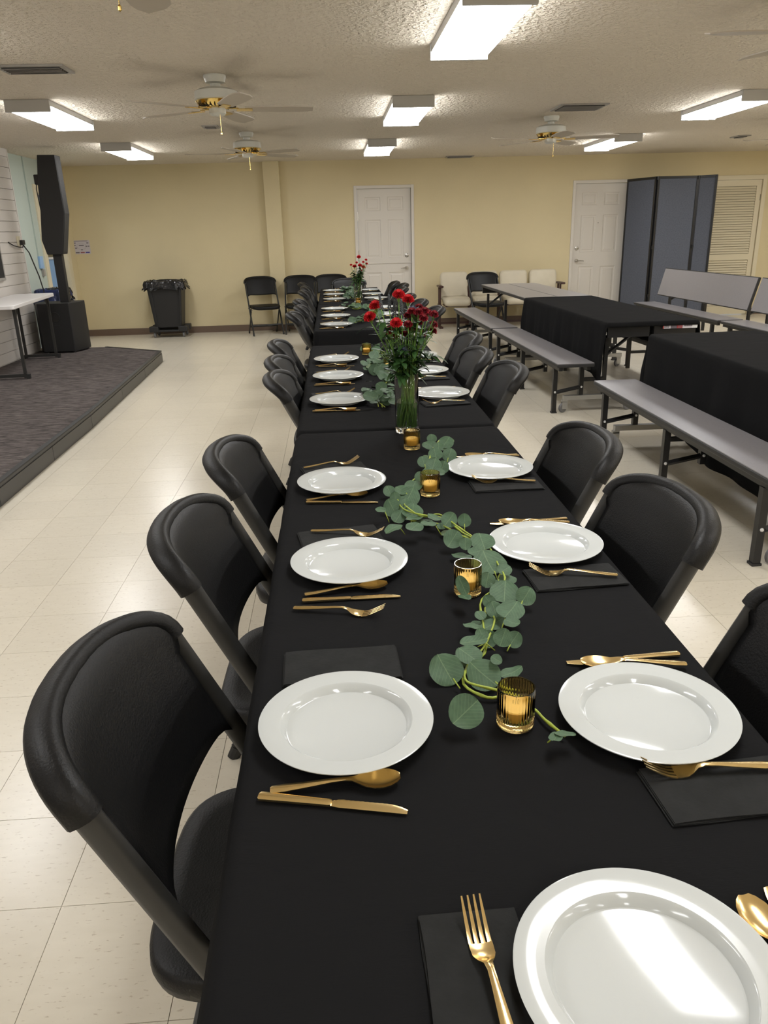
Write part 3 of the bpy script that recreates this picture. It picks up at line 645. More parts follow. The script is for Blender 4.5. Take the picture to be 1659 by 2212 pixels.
# ------------------------------------------------------------ divider
t = thing('room_divider', 'tall folding blue grey fabric divider standing before the far doors', 'divider', (4.59, 12.05, 0))
pp = [(-.22, .58), (0, 0), (.62, .02), (.845, -.13)]
for k in range(3):
    a, b = Vector(pp[k]), Vector(pp[k + 1]); d = b - a; L_ = d.length; ang = math.atan2(d.y, d.x); H = 2.11; z0 = .06
    pn = G().bx(.02, L_ - .02, -.018, .018, z0 + .03, H - .03).obj('divider_panel', M_divider, t, loc=(a.x, a.y, 0), rotz=ang)
    G().bx(0, .03, -.026, .026, z0, H).bx(L_ - .03, L_, -.026, .026, z0, H).bx(.03, L_ - .03, -.024, .024, H - .035, H).bx(.03, L_ - .03, -.024, .024, z0, z0 + .03).obj('frame', M_blackmetal, pn, bevel=.003)
    G().bx(.03, .07, -.05, .05, 0, .02).bx(.04, .06, -.02, .02, .02, z0).bx(L_ - .07, L_ - .03, -.05, .05, 0, .02).bx(L_ - .06, L_ - .04, -.02, .02, .02, z0).obj('foot', M_blackmetal, pn)
for k in (1, 2):
    for z in (.4, 1.1, 2.06): G().lathe([(0, 0), (.016, 0), (.016, .05), (0, .05)], 10, c=(pp[k][0], pp[k][1] - .03, z)).obj('hinge', M_blackmetal, t)

# ------------------------------------------------------------ convertible bench tables
def bench_unit(label, loc, rz, mirror, mode, grp):
    t = thing('bench_table', label, 'table', loc, rz, grp); s = -1 if mirror else 1
    X = lambda a, b: (min(s * a, s * b), max(s * a, s * b)); L_ = 2.43
    def B(g, a, b, *r): x = X(a, b); return g.bx(x[0], x[1], *r)
    bt = B(G(), .452, .748, .005, L_ - .005, .4255, .43).obj('bench_top', M_greytop, t)
    B(G(), .448, .752, 0, L_, .398, .425).obj('bench_edge', M_blackedge, t, bevel=.008)
    B(G(), .47, .50, .03, L_ - .03, .368, .398).obj('apron', M_blackmetal, t); B(G(), .70, .73, .03, L_ - .03, .368, .398).obj('apron', M_blackmetal, t)
    if mode == 'table':
        B(G(), .004, .366, .004, L_ - .004, .7305, .735).obj('table_top', M_greytop, t); B(G(), 0, .37, 0, L_, .700, .73).obj('table_edge', M_blackedge, t, bevel=.006)
        B(G(), .015, .355, .02, .045, .62, .70).obj('apron', M_blackmetal, t); B(G(), .015, .355, L_ - .045, L_ - .02, .62, .70).obj('apron', M_blackmetal, t)
        top = .62
    else:
        M = Matrix.Translation((s * .40, 0, .50)) @ Matrix.Rotation(s * math.radians(-18 + 0), 4, 'Y')
        g = G().bx(-.004 if s > 0 else -.004, .004, .012, L_ - .012, .004, .366)
        M = Matrix.Translation((s * .405, 0, .515)) @ Matrix.Rotation(-s * math.radians(14), 4, 'Y')
        G().bx(-.014, .014, 0, L_, 0, .372).xf(M).obj('back_edge', M_blackedge, t, bevel=.006)
        G().bx(.0145 if s > 0 else -.018, .018 if s > 0 else -.0145, .012, L_ - .012, .010, .362).xf(M).obj('back_panel', M_greytop, t)
        top = .56
    for y, cb in ((.17, True), (1.22, False), (2.26, True)):
        B(G(), .70, .735, y - .018, y + .018, 0.012, .37).obj('leg', M_blackmetal, t)
        B(G(), .695, .74, y - .023, y + .023, 0, .012).obj('foot', M_blackedge, t)
        B(G(), .48, .515, y - .018, y + .018, .145 if cb else .16, .37).obj('inner_leg', M_blackmetal, t)
        G().sweep([(s * .70, y - .012, .175), (s * .515, y - .012, .21)], .012, .016, n=4).obj('cross_bar', M_blackmetal, t)
        bo = G()
        for x_, z_ in ((.717, .175), (.497, .212)): bo.lathe([(0, .006), (.007, .005), (.009, 0)], 10, c=(0, 0, 0)) if False else bo.add(*ball((s * x_, y - .02, z_), .009))
        bo.obj('bolt', M_white, t)
        if cb:
            B(G(), .29, .48, y - .015, y + .015, .255, .285).obj('link_bar', M_blackmetal, t)
            B(G(), .29, .32, y - .016, y + .016, .145, top).obj('post', M_blackmetal, t)
            B(G(), .05, .64, y - .022, y + .022, .106, .142).obj('castor_bar', M_zinc, t)
            G().sweep([(s * .32, y, .45), (s * .10, y, top)], .011, .014, n=4).obj('brace', M_blackmetal, t)
            for x_ in (.62, .07):
                w_ = G().lathe([(0, -.012), (.034, -.012), (.040, -.006), (.040, .006), (.034, .012), (0, .012)], 20).xf(Matrix.Translation((s * x_ - .02, y + .0, .040)) @ Matrix.Rotation(PI / 2, 4, 'X') @ Matrix.Rotation(.4, 4, 'Y'))
                wo = w_.obj('castor_wheel', M_castor, t); autosmooth(wo)
                G().bx(s * x_ - .03, s * x_ + .014, y - .019, y - .014, .03, .095).bx(s * x_ - .03, s * x_ + .014, y + .014, y + .019, .03, .095).bx(s * x_ - .03, s * x_ + .014, y - .019, y + .019, .088, .105).obj('castor_fork', M_zinc, wo)
        else:
            B(G(), .29, .32, y - .016, y + .016, .16, top).obj('post', M_blackmetal, t)
            B(G(), .29, .70, y - .012, y + .012, .30, .325).obj('link_bar', M_blackmetal, t)
    return t
def ball(c, r, n=8, m=5):
    vs = []; fs = []
    for i in range(m + 1):
        th = PI * i / m
        for k in range(n): vs.append((c[0] + r * math.sin(th) * math.cos(2 * PI * k / n), c[1] + r * math.sin(th) * math.sin(2 * PI * k / n), c[2] + r * math.cos(th)))
    for i in range(m):
        for k in range(n): fs.append((i * n + k, (i + 1) * n + k, (i + 1) * n + (k + 1) % n, i * n + (k + 1) % n))
    return vs, fs
AR = .0187; gu = 'grey laminate bench tables'
ax, ay = 2.281, 6.105
def along(d): return (ax - AR * d, ay + d, 0)
bench_unit('grey bench table, near half of the draped table by the aisle, bench facing the aisle', along(0), AR, True, 'table', gu)
bench_unit('grey bench table, far bare half by the cream seats, bench facing the aisle', along(2.50), AR, True, 'table', gu)
def along2(d): return (ax + .006 - AR * d, ay + d, 0)
bench_unit('grey bench table, near draped half, bench on the far right side', along2(0), AR, False, 'table', gu)
bench_unit('grey bench table, far bare half, bench on the far right side', along2(2.50), AR, False, 'table', gu)
cx_ = 4.795
bench_unit('grey bench with its top folded up as a backrest, far one before the divider', (cx_, 8.63, 0), AR, True, 'bench', 'grey benches with folded up backrests')
bench_unit('grey bench with its top folded up as a backrest, cut by the right edge', (cx_ + .047, 6.14, 0), AR, True, 'bench', 'grey benches with folded up backrests')
bench_unit('grey bench table at the right edge under a black cloth, nearest the camera', (2.335, 2.935, 0), 0, True, 'table', gu)
bench_unit('grey bench table at the right edge under a black cloth, its bench hidden', (2.341, 2.935, 0), 0, False, 'table', gu)

# measured layout of the garlands and bouquets (metres)
LEAF1 = [(-0.064, 1.136, 0.759, 0.0272, 0.6, -1.18), (-0.055, 0.988, 0.775, 0.0248, 0.77, 0.68), (-0.005, 1.108, 0.763, 0.0267, 0.6, -0.81), (-0.021, 1.161, 0.77, 0.0216, 0.2, -0.92), (-0.005, 1.204, 0.771, 0.0235, 0.1, 0.12), (0.048, 1.295, 0.754, 0.0264, 0.09, -2.55), (0.029, 1.239, 0.752, 0.0153, 0.86, -2.57), (0.047, 1.202, 0.777, 0.0156, 0.86, -2.01), (0.072, 1.223, 0.76, 0.0147, 0.86, -2.27), (0.043, 1.114, 0.759, 0.021, 0.04, -2.68), (0.019, 1.121, 0.782, 0.0093, 0.53, 2.52), (0.058, 1.331, 0.766, 0.0162, 0.69, -1.4), (0.084, 1.304, 0.777, 0.0252, 0.15, -2.24), (0.093, 1.401, 0.766, 0.0282, 0.33, -1.8), (0.13, 1.374, 0.771, 0.0187, 0.92, -2.22), (0.116, 1.483, 0.757, 0.0193, 0.14, -2.23), (0.052, 1.358, 0.771, 0.0123, 0.91, -0.97), (0.075, 1.255, 0.778, 0.0141, 0.2, 2.53), (0.003, 1.266, 0.768, 0.0181, -0.13, -0.82), (0.007, 1.379, 0.774, 0.018, -0.11, -1.31), (0.087, 1.536, 0.772, 0.035, 0.3, -1.38), (0.041, 1.624, 0.754, 0.024, -0.02, -0.74), (0.113, 1.494, 0.775, 0.0149, 0.51, -2.6), (0.068, 1.457, 0.77, 0.0157, 0.94, 1.28), (0.085, 1.449, 0.761, 0.0116, 0.62, 0.73), (0.066, 0.926, 0.765, 0.0151, -0.14, 1.06), (0.082, 0.933, 0.765, 0.0142, -0.2, 2.91), (0.027, 1.311, 0.766, 0.0106, 0.37, -1.11), (0.013, 1.223, 0.774, 0.0113, 0.59, -1.3), (0.093, 1.649, 0.778, 0.0271, 0.31, -1.51), (0.03, 1.685, 0.773, 0.0217, 0.99, 0.94), (0.038, 1.798, 0.78, 0.0188, 0.85, -2.27), (0.081, 1.829, 0.764, 0.0161, 1.01, -1.7), (0.004, 1.825, 0.776, 0.0211, 0.01, -1.01), (-0.043, 1.911, 0.765, 0.0264, 0.28, -1.76), (-0.054, 1.757, 0.78, 0.0204, 0.23, 0.92), (-0.105, 1.762, 0.778, 0.0253, 0.08, 0.77), (-0.093, 1.954, 0.755, 0.0234, 1.03, -1.15), (-0.039, 2.048, 0.756, 0.0291, 0.61, -2.06), (-0.04, 1.872, 0.759, 0.026, -0.02, -2.44), (-0.128, 1.889, 0.781, 0.013, 0.18, -0.32), (-0.092, 2.088, 0.765, 0.0166, 0.71, -1.26), (-0.021, 2.106, 0.771, 0.024, 0.28, 1.21), (0.102, 2.673, 0.761, 0.0167, 0.85, -1.57), (0.08, 2.561, 0.767, 0.0241, 0.38, -0.87), (0.142, 2.598, 0.764, 0.0262, 0.47, -2.15), (0.132, 2.442, 0.763, 0.0223, 1.1, -1.93), (0.084, 2.434, 0.77, 0.0219, 0.65, -1.49), (0.036, 2.353, 0.77, 0.0186, 0.75, -1.42), (0.059, 2.279, 0.779, 0.0232, 0.81, -1.91), (0.038, 2.233, 0.772, 0.0177, 0.38, -1.98), (0.063, 2.196, 0.78, 0.0199, 0.23, 2.44), (0.103, 2.496, 0.778, 0.0168, 0.47, -1.7), (0.004, 2.157, 0.782, 0.0154, 1.07, -1.68), (-0.058, 2.069, 0.772, 0.0189, 0.36, -0.79), (-0.055, 1.997, 0.757, 0.0183, 0.51, -1.66), (-0.016, 1.781, 0.778, 0.0186, 0.1, -0.17), (0.051, 1.633, 0.781, 0.0138, 0.98, 1.5), (0.066, 1.586, 0.779, 0.0169, 0.19, 0.41), (0.089, 2.29, 0.769, 0.0187, 1.08, -1.94), (-0.081, 2.01, 0.773, 0.0138, 1.04, -1.5)]
PATH1 = [(0.09, 0.948, 0.752), (0.071, 0.994, 0.752), (0.058, 1.027, 0.752), (0.029, 1.062, 0.752), (-0.008, 1.066, 0.752), (-0.04, 1.104, 0.752), (-0.021, 1.168, 0.752), (0.012, 1.196, 0.752), (0.044, 1.296, 0.752), (0.05, 1.373, 0.752), (0.095, 1.454, 0.752), (0.114, 1.522, 0.752), (0.106, 1.64, 0.752), (0.092, 1.713, 0.752), (0.058, 1.779, 0.752), (0.021, 1.849, 0.752), (-0.024, 1.872, 0.752), (-0.063, 1.912, 0.752), (-0.064, 2.045, 0.752), (-0.022, 2.143, 0.752), (0.03, 2.298, 0.752), (0.081, 2.477, 0.752), (0.124, 2.62, 0.752), (0.165, 2.678, 0.752)]
PATH2 = [(-0.032, 3.292, 0.752), (-0.048, 3.439, 0.752), (-0.019, 3.67, 0.752), (0.035, 3.898, 0.752), (0.016, 4.242, 0.752), (-0.032, 4.253, 0.752), (0.046, 4.51, 0.752), (0.059, 4.816, 0.752), (-0.029, 5.008, 0.752)]
PATH3 = [(-0.043, 6.622, 0.752), (0.019, 6.779, 0.752), (0.094, 6.94, 0.752), (0.164, 7.316, 0.752), (0.086, 7.908, 0.752), (0.006, 7.816, 0.752), (-0.075, 8.089, 0.752)]
PATH4 = [(0.041, 8.175, 0.752), (-0.0, 8.742, 0.752), (-0.043, 9.561, 0.752), (0.058, 10.269, 0.752), (0.014, 11.405, 0.752), (0.111, 11.483, 0.752)]
RED= [(0.007, 2.84, 1.243), (0.048, 2.926, 1.218), (-0.074, 2.89, 1.204), (-0.097, 2.85, 1.169), (-0.005, 2.819, 1.148), (-0.018, 2.93, 1.105), (0.002, 2.949, 1.086)]
SPRAY= [(0.051, 2.822, 1.186), (0.087, 2.922, 1.19), (0.042, 2.867, 1.168), (0.098, 2.831, 1.186), (0.134, 2.851, 1.171), (0.121, 2.918, 1.169), (0.083, 2.932, 1.16), (0.092, 2.816, 1.163), (0.085, 2.896, 1.139), (0.037, 2.816, 1.143), (0.139, 2.911, 1.129), (0.057, 2.856, 1.123), (0.098, 2.933, 1.093), (0.141, 2.947, 1.101), (0.027, 2.881, 1.101), (0.131, 2.95, 1.103), (0.058, 2.853, 1.173), (0.076, 2.821, 1.184)]
BLUE= [(-0.051, 2.894, 1.12), (0.016, 2.814, 1.057), (0.057, 2.838, 1.195)]
SPIKE= [(-0.025, 2.867, 1.203), (-0.006, 2.895, 1.183), (-0.057, 2.832, 1.211), (0.013, 2.816, 1.19)]
RED2= [(0.097, 8.644, 1.204), (0.17, 8.578, 1.176), (0.117, 8.655, 1.067), (0.047, 8.648, 1.109), (0.141, 8.585, 1.154), (0.07, 8.595, 1.15), (0.105, 8.602, 1.12), (0.177, 8.617, 1.135), (0.011, 8.611, 1.128), (0.14, 8.607, 1.102)]

# ------------------------------------------------------------ cloths
def cloth(label, loc, rz, x0, x1, y0, y1, hang, group=None, seed=0, fold=.016, rc=.03, zt=TZ, flare=.05, kf=26):
    """hang = dict(l,r,n,f) of lengths or functions of the position along the edge"""
    rnd = random.Random(seed); ph = [rnd.uniform(0, 6) for _ in range(5)]; Rr = .012
    H = lambda k, q: hang[k](q) if callable(hang[k]) else hang[k]
    def axis(a, b, ha, hb, n):
        o = []
        m = max(2, int(ha / .022)) if ha > .012 else 1
        o += [-ha * (1 - i / m) for i in range(m)]
        mid = [a] * 0
        pts = [(v, 'a') for v in o]
        inner = [a + (b - a) * i / n for i in range(n + 1)]
        inner = sorted(set(inner + [a + .012, a + .03, b - .012, b - .03]))
        m2 = max(2, int(hb / .022)) if hb > .012 else 1
        return pts, inner, [hb * (i + 1) / m2 for i in range(m2)]
    mh = lambda k: max(H(k, q / 10) for q in range(11))
    ax = axis(x0, x1, mh('l'), mh('r'), 26); ay = axis(y0, y1, mh('n'), mh('f'), max(20, int((y1 - y0) / .045)))
    U = [('l', -v[0] / max(1e-6, mh('l'))) for v in ax[0]] + [('m', v) for v in ax[1]] + [('r', v / max(1e-6, mh('r'))) for v in ax[2]]
    V = [('n', -v[0] / max(1e-6, mh('n'))) for v in ay[0]] + [('m', v) for v in ay[1]] + [('f', v / max(1e-6, mh('f'))) for v in ay[2]]
    P = []
    for ku, u in U:
        row = []
        for kv, v in V:
            cy = v if kv == 'm' else (y0 if kv == 'n' else y1); cx = u if ku == 'm' else (x0 if ku == 'l' else x1)
            qy = (cy - y0) / (y1 - y0); qx = (cx - x0) / (x1 - x0)
            dx = 0 if ku == 'm' else (-1 if ku == 'l' else 1) * u * H(ku, qy)
            dy = 0 if kv == 'm' else (-1 if kv == 'n' else 1) * v * H(kv, qx)
            s = math.hypot(dx, dy)
            if dx and dy: s = min(s, max(abs(dx), abs(dy)) * 1.12)
            # rounded table corners
            bx_ = min(max(cx, x0 + rc), x1 - rc); by_ = min(max(cy, y0 + rc), y1 - rc)
            ex, ey = cx - bx_, cy - by_
            if ex and ey:
                dd = math.hypot(ex, ey); m_ = max(abs(ex), abs(ey)) / dd; ex *= m_; ey *= m_
            px, py = bx_ + ex, by_ + ey
            if s < 1e-9:
                z = zt
                e = min(px - x0, x1 - px, py - y0, y1 - py)
                if e < Rr and min(mh('l'), mh('r')) > .02: z -= (Rr - e) ** 2 / (2 * Rr) * .5
                z += .0012 * noise.noise(Vector((px * 6, py * 6, seed)))
                row.append((px, py, z - .0012)); continue
            nx, ny = dx, dy
            if ex and ey: nx, ny = nx + ex * 3 * s, ny + ey * 3 * s
            nl = math.hypot(nx, ny); nx /= nl; ny /= nl
            per = cy if dx and not dy else (cx if dy and not dx else cx + cy + math.atan2(dy, dx) * .25)
            amp = fold * min(1, s / .25)
            wv = (math.sin(kf * per + ph[0] + 1.5 * math.sin(5 * per + ph[1])) + .5 * math.sin(kf * 2.3 * per + ph[2])) * amp
            out = min(s, Rr) + flare * s * .35 + amp * 1.2 + wv
            row.append((px + nx * out, py + ny * out, zt - .006 - max(0, s - .004)))
        P.append(row)
    g = G(); g.grid(P); o = g.obj('tablecloth', M_cloth, None, smooth=True, loc=loc, rotz=rz)
    so = o.modifiers.new('solid', 'SOLIDIFY'); so.thickness = .001; so.offset = 1
    bm = bmesh.new(); bm.from_mesh(o.data); bmesh.ops.recalc_face_normals(bm, faces=bm.faces)
    if sum(f.normal.z for f in bm.faces if abs(f.normal.z) > .9) < 0: bmesh.ops.reverse_faces(bm, faces=bm.faces)
    bm.to_mesh(o.data); bm.free(); so.offset = -1
    tag(o, label, 'tablecloth', group); return o

TABS = [(.46, 2.915), (2.943, 5.37), (6.17, 8.60), (8.63, 11.05)]
ORD = ['nearest', 'second', 'third', 'farthest']
for k, (a, b) in enumerate(TABS):
    t = thing('banquet_table', ORD[k] + ' folding banquet table of the dinner row, under a black cloth', 'table', (0, a, 0))
    p = prism(rrect(-.366, .366, .016, b - a - .016, .03), .70, TZ - .012).obj('table_top', M_whiteplastic, t); recalc(p)
    for y in (.3, b - a - .3):
        for x in (-.27, .27): G().tube((x, y, .0), (x, y, .70), .014).obj('leg', M_darktube, t)
        G().tube((-.27, y, .15), (.27, y, .15), .011).obj('cross_bar', M_darktube, t)
    f_ = .06 if k in (0, 2) else .2; n_ = .06 if k in (1, 3) else .26
    cloth('black tablecloth on the ' + ORD[k] + ' dinner table', (0, 0, 0), 0, -.383, .383, a, b, dict(l=.22 if k == 0 else .13, r=.22 if k == 0 else .13, n=n_, f=f_), 'black cloths of the dinner row', 11 + k, fold=.006 if k in (0, 1) else .007, flare=.02, rc=.05 if k == 0 else .03)
cloth('black tablecloth over the bench table beyond the middle bench, hanging to bench height', (ax, ay, 0), AR, -.372, .378, -.004, 2.55,
      dict(l=lambda q: .40 + .07 * (1 - q) - .04 * math.sin(9 * q), r=.30, n=.035, f=.003), 'black cloths of the bench tables', 31, fold=.010, flare=.05, kf=15)
cloth('black tablecloth over the bench table at the right edge of the frame', (2.335, 2.935, 0), 0, -.385, .385, .0, 2.44,
      dict(l=lambda q: .61 - .24 * max(0, (q - .55)) / .45, r=.30, n=.3, f=.36), 'black cloths of the bench tables', 37, fold=.012, flare=.10, kf=8, rc=.06)
# sticker strip and bolts on the table end (thing: warning labels)
q = Vector((ax, ay, 0))
t = thing('label_strip', 'strip of small printed warning labels on the near end of the draped bench table', 'label', (2.36, 6.100, .695))
x = 0
for w_, m_ in ((.008, M_redlabel), (.055, M_paper), (.05, M_ink), (.006, M_redlabel), (.04, M_inkred), (.075, M_paper), (.045, M_white)):
    G().bx(x, x + w_ - .001, -.002, 0, -.016, .020).obj('label', m_, t); x += w_
g = G()
for i in range(9): g.bx(.17 + i * .0075, .1755 + i * .0075, -.0026, -.0021, -.002, .007)
for i in range(4): g.bx(.012 + i * .010, .018 + i * .010, -.0026, -.0021, -.01, .013 - .003 * (i % 2))
g.obj('print', M_ink, t)

# ------------------------------------------------------------ folding chairs
YT = lambda z: -.24 + (.86 - z) * .5
XT = .232
def make_chair(label):
    t = thing('folding_chair', label, 'chair')
    def bulge(x, z=.7): return .054 * max(0, 1 - (x / .235) ** 2) ** .9
    # back panel: closed shell between the tubes, bowed backwards
    nu, nv = 22, 10; F = []; Bk = []
    for i in range(nu + 1):
        u = -1 + 2 * i / nu; x = .217 * u
        ztop = .765 + .076 * max(0, 1 - abs(x / .240) ** 3.2) ** (1 / 2.4) + .002; zbot = .585 - .012 * (1 - u * u) - .02 * abs(u) ** 14
        rf = []; rb = []
        for j in range(nv + 1):
            v = j / nv; z = zbot + (ztop - zbot) * v
            k_ = max(0, min(1, (z - .752) / .02)); x = u * (.217 + .018 * k_ * k_ * (3 - 2 * k_)); y = YT(z) - bulge(x)
            th = .020 + .006 * v
            if j in (0,): th *= .45
            elif j == 1: th *= .85
            if i in (0, nu): th *= .5
            rf.append((x, y + (.0155 + .007 * min(1, v * 1.6) if j < nv else .012) * (.6 if i in (0, nu) and z < .76 else (.9 if j == 0 else 1)), z + (.004 if j == 0 else 0))); rb.append((x, y - th * .5, z + (.004 if j == 0 else 0)))
        F.append(rf); Bk.append(rb)
    g = G(); a, b = nu + 1, nv + 1; vs = [q for r in F for q in r] + [q for r in Bk for q in r]; n = a * b; fs = []
    for i in range(nu):
        for j in range(nv):
            fs.append((i * b + j, (i + 1) * b + j, (i + 1) * b + j + 1, i * b + j + 1)); fs.append((n + i * b + j, n + i * b + j + 1, n + (i + 1) * b + j + 1, n + (i + 1) * b + j))
    rim = [(i, 0) for i in range(a)] + [(a - 1, j) for j in range(1, b)] + [(i, b - 1) for i in range(a - 2, -1, -1)] + [(0, j) for j in range(b - 2, 0, -1)]
    ids = [i * b + j for i, j in rim]
    for k in range(len(ids)):
        p, q = ids[k], ids[(k + 1) % len(ids)]; fs.append((p, n + p, n + q, q))
    g.add(vs, fs); bk = recalc(g.obj('backrest', M_blackplastic, t, smooth=True))
    # rolled rim capping the tube tops
    pts = []; m = 34; zb = .762
    for k in range(m + 1):
        a_ = PI - PI * k / m; c_, s_ = math.cos(a_), math.sin(a_)
        x = .235 * (abs(c_) ** (2 / 2.9)) * (1 if c_ > 0 else -1); z = zb + .068 * (abs(s_) ** (2 / 2.9))
        pts.append(Vector((x, YT(z) - bulge(x) - .014 * (1 - (x / .235) ** 4), z)))
    # resample evenly
    L_ = [0]
    for k in range(m): L_.append(L_[-1] + (pts[k + 1] - pts[k]).length)
    ev = []
    for k in range(41):
        d = L_[-1] * k / 40; j = max(i for i in range(m + 1) if L_[i] <= d + 1e-9); j = min(j, m - 1); f_ = (d - L_[j]) / max(1e-9, L_[j + 1] - L_[j]); ev.append(pts[j].lerp(pts[j + 1], f_))
    nr = Vector((0, 1, .5)).normalized(); vs = []; ns = 12
    for k, p in enumerate(ev):
        tn = (ev[min(40, k + 1)] - ev[max(0, k - 1)]).normalized(); u = (nr - tn * nr.dot(tn)).normalized(); w_ = tn.cross(u)
        if w_.z < 0 and abs(p.x) < .2: pass
        ra = .020; rb = .0262
        for j in range(ns):
            an = 2 * PI * j / ns; ca, sa = math.cos(an), math.sin(an)
            q = lambda e: abs(e) ** .75 * (1 if e > 0 else -1)
            vs.append(p + w_ * (ra * q(ca)) + u * (rb * q(sa)))
    fs = []
    for k in range(40):
        for j in range(ns): fs.append((k * ns + j, (k + 1) * ns + j, (k + 1) * ns + (j + 1) % ns, k * ns + (j + 1) % ns))
    fs += [tuple(range(ns)), tuple(range(40 * ns + ns - 1, 40 * ns - 1, -1))]
    o = recalc(mesh_obj('back_rim', vs, fs, M_blackplastic, bk)); autosmooth(o, 50)
    # front tubes (back posts run down to the front feet), rear legs
    for s in (-1, 1):
        ps = [(s * XT, YT(z), z) for z in (.778, .6, .4, .2, .035)]
        autosmooth(recalc(G().sweep(ps, .0115, .0225, n=12, up=(0, 1, .5)).obj('front_leg', M_darktube, t)), 50)
        G().sweep([(s * XT, YT(.04), .04), (s * XT, YT(.04) + .018, 0)], .014, .024, n=10, up=(0, 1, 0)).obj('foot_cap', M_blackedge, t)
        rp = [(s * .218, .05, .385), (s * .218, .0, .31), (s * .218, -.13, .13), (s * .218, -.225, .03)]
        autosmooth(recalc(G().sweep(rp, .009, .021, n=12, up=(0, 1, -.7)).obj('rear_leg', M_darktube, t)), 50)
        G().sweep([(s * .218, -.222, .035), (s * .218, -.238, 0)], .013, .019, n=10, up=(0, 1, 0)).obj('foot_cap', M_blackedge, t)
        b_ = G(); b_.add(*ball((s * (XT + .012), YT(.40), .40), .010)); b_.add(*ball((s * .213, .07, .37), .008)); b_.obj('rivet', M_chrome, t)
    G().tube((-.21, -.16, .105), (.21, -.16, .105), .010).obj('stretcher', M_darktube, t)
    G().tube((-XT, YT(.15), .15), (XT, YT(.15), .15), .010).obj('stretcher', M_darktube, t)
    # seat
    vs = []; fs = []; n = 48; prof = [(.90, 0, -.030), (.975, 0, -.026), (1.0, 0, -.014), (.992, 0, -.004), (.955, 0, .0), (.80, 0, -.003), (.4, 0, -.006), (.02, 0, -.007)]
    for r, _, dz in prof:
        for k in range(n):
            a_ = 2 * PI * k / n; c_, s_ = math.cos(a_), math.sin(a_); e = 2 / 4.2
            x = .205 * r * (abs(c_) ** e) * (1 if c_ > 0 else -1); y = .015 + .205 * r * (abs(s_) ** e) * (1 if s_ > 0 else -1)
            x *= 1.07; y += .004; drop = -.018 * max(0, (y - .12) / .1) ** 2
            vs.append((x, y, .444 + dz * 1.8 + drop - .008 * max(0, (-y - .1) / .1)))
    for i in range(len(prof) - 1):
        for k in range(n): fs.append((i * n + k, i * n + (k + 1) % n, (i + 1) * n + (k + 1) % n, (i + 1) * n + k))
    fs.append(tuple(range(n))[::-1]); fs.append(tuple(range((len(prof) - 1) * n, len(prof) * n)))
    recalc(mesh_obj('seat', vs, fs, M_blackplastic, t, smooth=True))
    for s in (-1, 1): G().bx(s * .205 - .008, s * .205 + .008, -.10, .14, .405, .428).obj('seat_bracket', M_darktube, t)
    return t
first_chair = make_chair('black folding chair'); cused = False
def chair(x, y, rz, label, group):
    global cused
    if not cused:
        cused = True; o = first_chair; o.location = (x, y, 0); o.rotation_euler = (0, 0, math.radians(rz)); o['label'] = label; o['group'] = group
        KIDS[o.name] = [(k, kids(k)) for k in kids(o)]; return o
    return dup(first_chair, (x, y, 0), math.radians(rz), label, group)
gc = 'black folding chairs at the dinner tables'
LC = [[(-.372, 1.053, -92.5), (-.352, 1.725, -91.5), (-.325, 2.345, -91)], [(-.252, 3.64, -90), (-.285, 4.14, -91), (-.32, 4.81, -89)], [(-.31, 6.64, -90), (-.27, 7.24, -89), (-.31, 7.92, -91)], [(-.31, 9.22, -90), (-.31, 9.96, -90), (-.37, 10.70, -91)]]
RC = [[(.36, 1.05, 90), (.325, 1.728, 92), (.323, 2.341, 90.5)], [(.36, 3.67, 91), (.30, 4.20, 90), (.37, 4.88, 90)], [(.40, 6.72, 90), (.35, 7.50, 91), (.31, 8.22, 89)], [(.33, 9.25, 90), (.40, 9.95, 90), (.33, 10.42, 90)]]
PO = ['nearest', 'middle', 'farthest']
for k in range(4):
    for i in range(3):
        x, y, r = LC[k][i]; chair(x, y, r, f'black folding chair on the left side of the {ORD[k]} dinner table, {PO[i]} of its three', gc)
        x, y, r = RC[k][i]; chair(x, y, r, f'black folding chair on the right side of the {ORD[k]} dinner table, {PO[i]} of its three', gc)
chair(.0, 11.20, 180, 'black folding chair at the far head of the dinner table row, before the split door', gc)
gw = 'black folding chairs by the far wall'
chair(-1.29, 12.41, 180 + 17, 'black folding chair by the wall, leftmost of three, standing alone beside the pilaster', gw)
chair(-.735, 12.42, 178, 'black folding chair by the wall, middle of three, in front of the pilaster', gw)
chair(-.25, 12.43, 180, 'black folding chair by the wall, rightmost of three, behind the row head', gw)
chair(2.045, 11.74, 180 + 12, 'black folding chair in front of the cream auditorium seats', 'chair by the cream seats')

# ------------------------------------------------------------ place settings
def make_plate(label, loc, group):
    prof = [(0, .0042), (.0905, .0042), (.0925, .0052), (.0985, .0160), (.1015, .0182), (.110, .0190), (.1315, .0212), (.1335, .0205), (.1330, .0190), (.110, .0168), (.1000, .0150), (.0935, .0020), (.0880, .0), (0, 0)]
    g = G(); n = 96; vs = []; fs = []
    for r, z in prof[1:-1]:
        for k in range(n): vs.append((r * math.cos(2 * PI * k / n), r * math.sin(2 * PI * k / n), z))
    m = len(prof) - 2
    for i in range(m - 1):
        for k in range(n): fs.append((i * n + k, (i + 1) * n + k, (i + 1) * n + (k + 1) % n, i * n + (k + 1) % n))
    fs.append(tuple(range(n))); fs.append(tuple(range(m * n - 1, (m - 1) * n - 1, -1)))
    o = mesh_obj('dinner_plate', vs, fs, M_plate, loc=loc); recalc(o); autosmooth(o, 28); tag(o, label, 'plate', group); return o
def strip(st, cols, thick, arch=0):
    P = []
    for x, hw, z, dp in st: P.append([(x, hw * u, z - dp * (1 - u * u) + arch * (1 - u * u) * (1 if dp == 0 else 0)) for u in [-1 + 2 * i / cols for i in range(cols + 1)]])
    return G().grid(P, (0, 0, -thick))
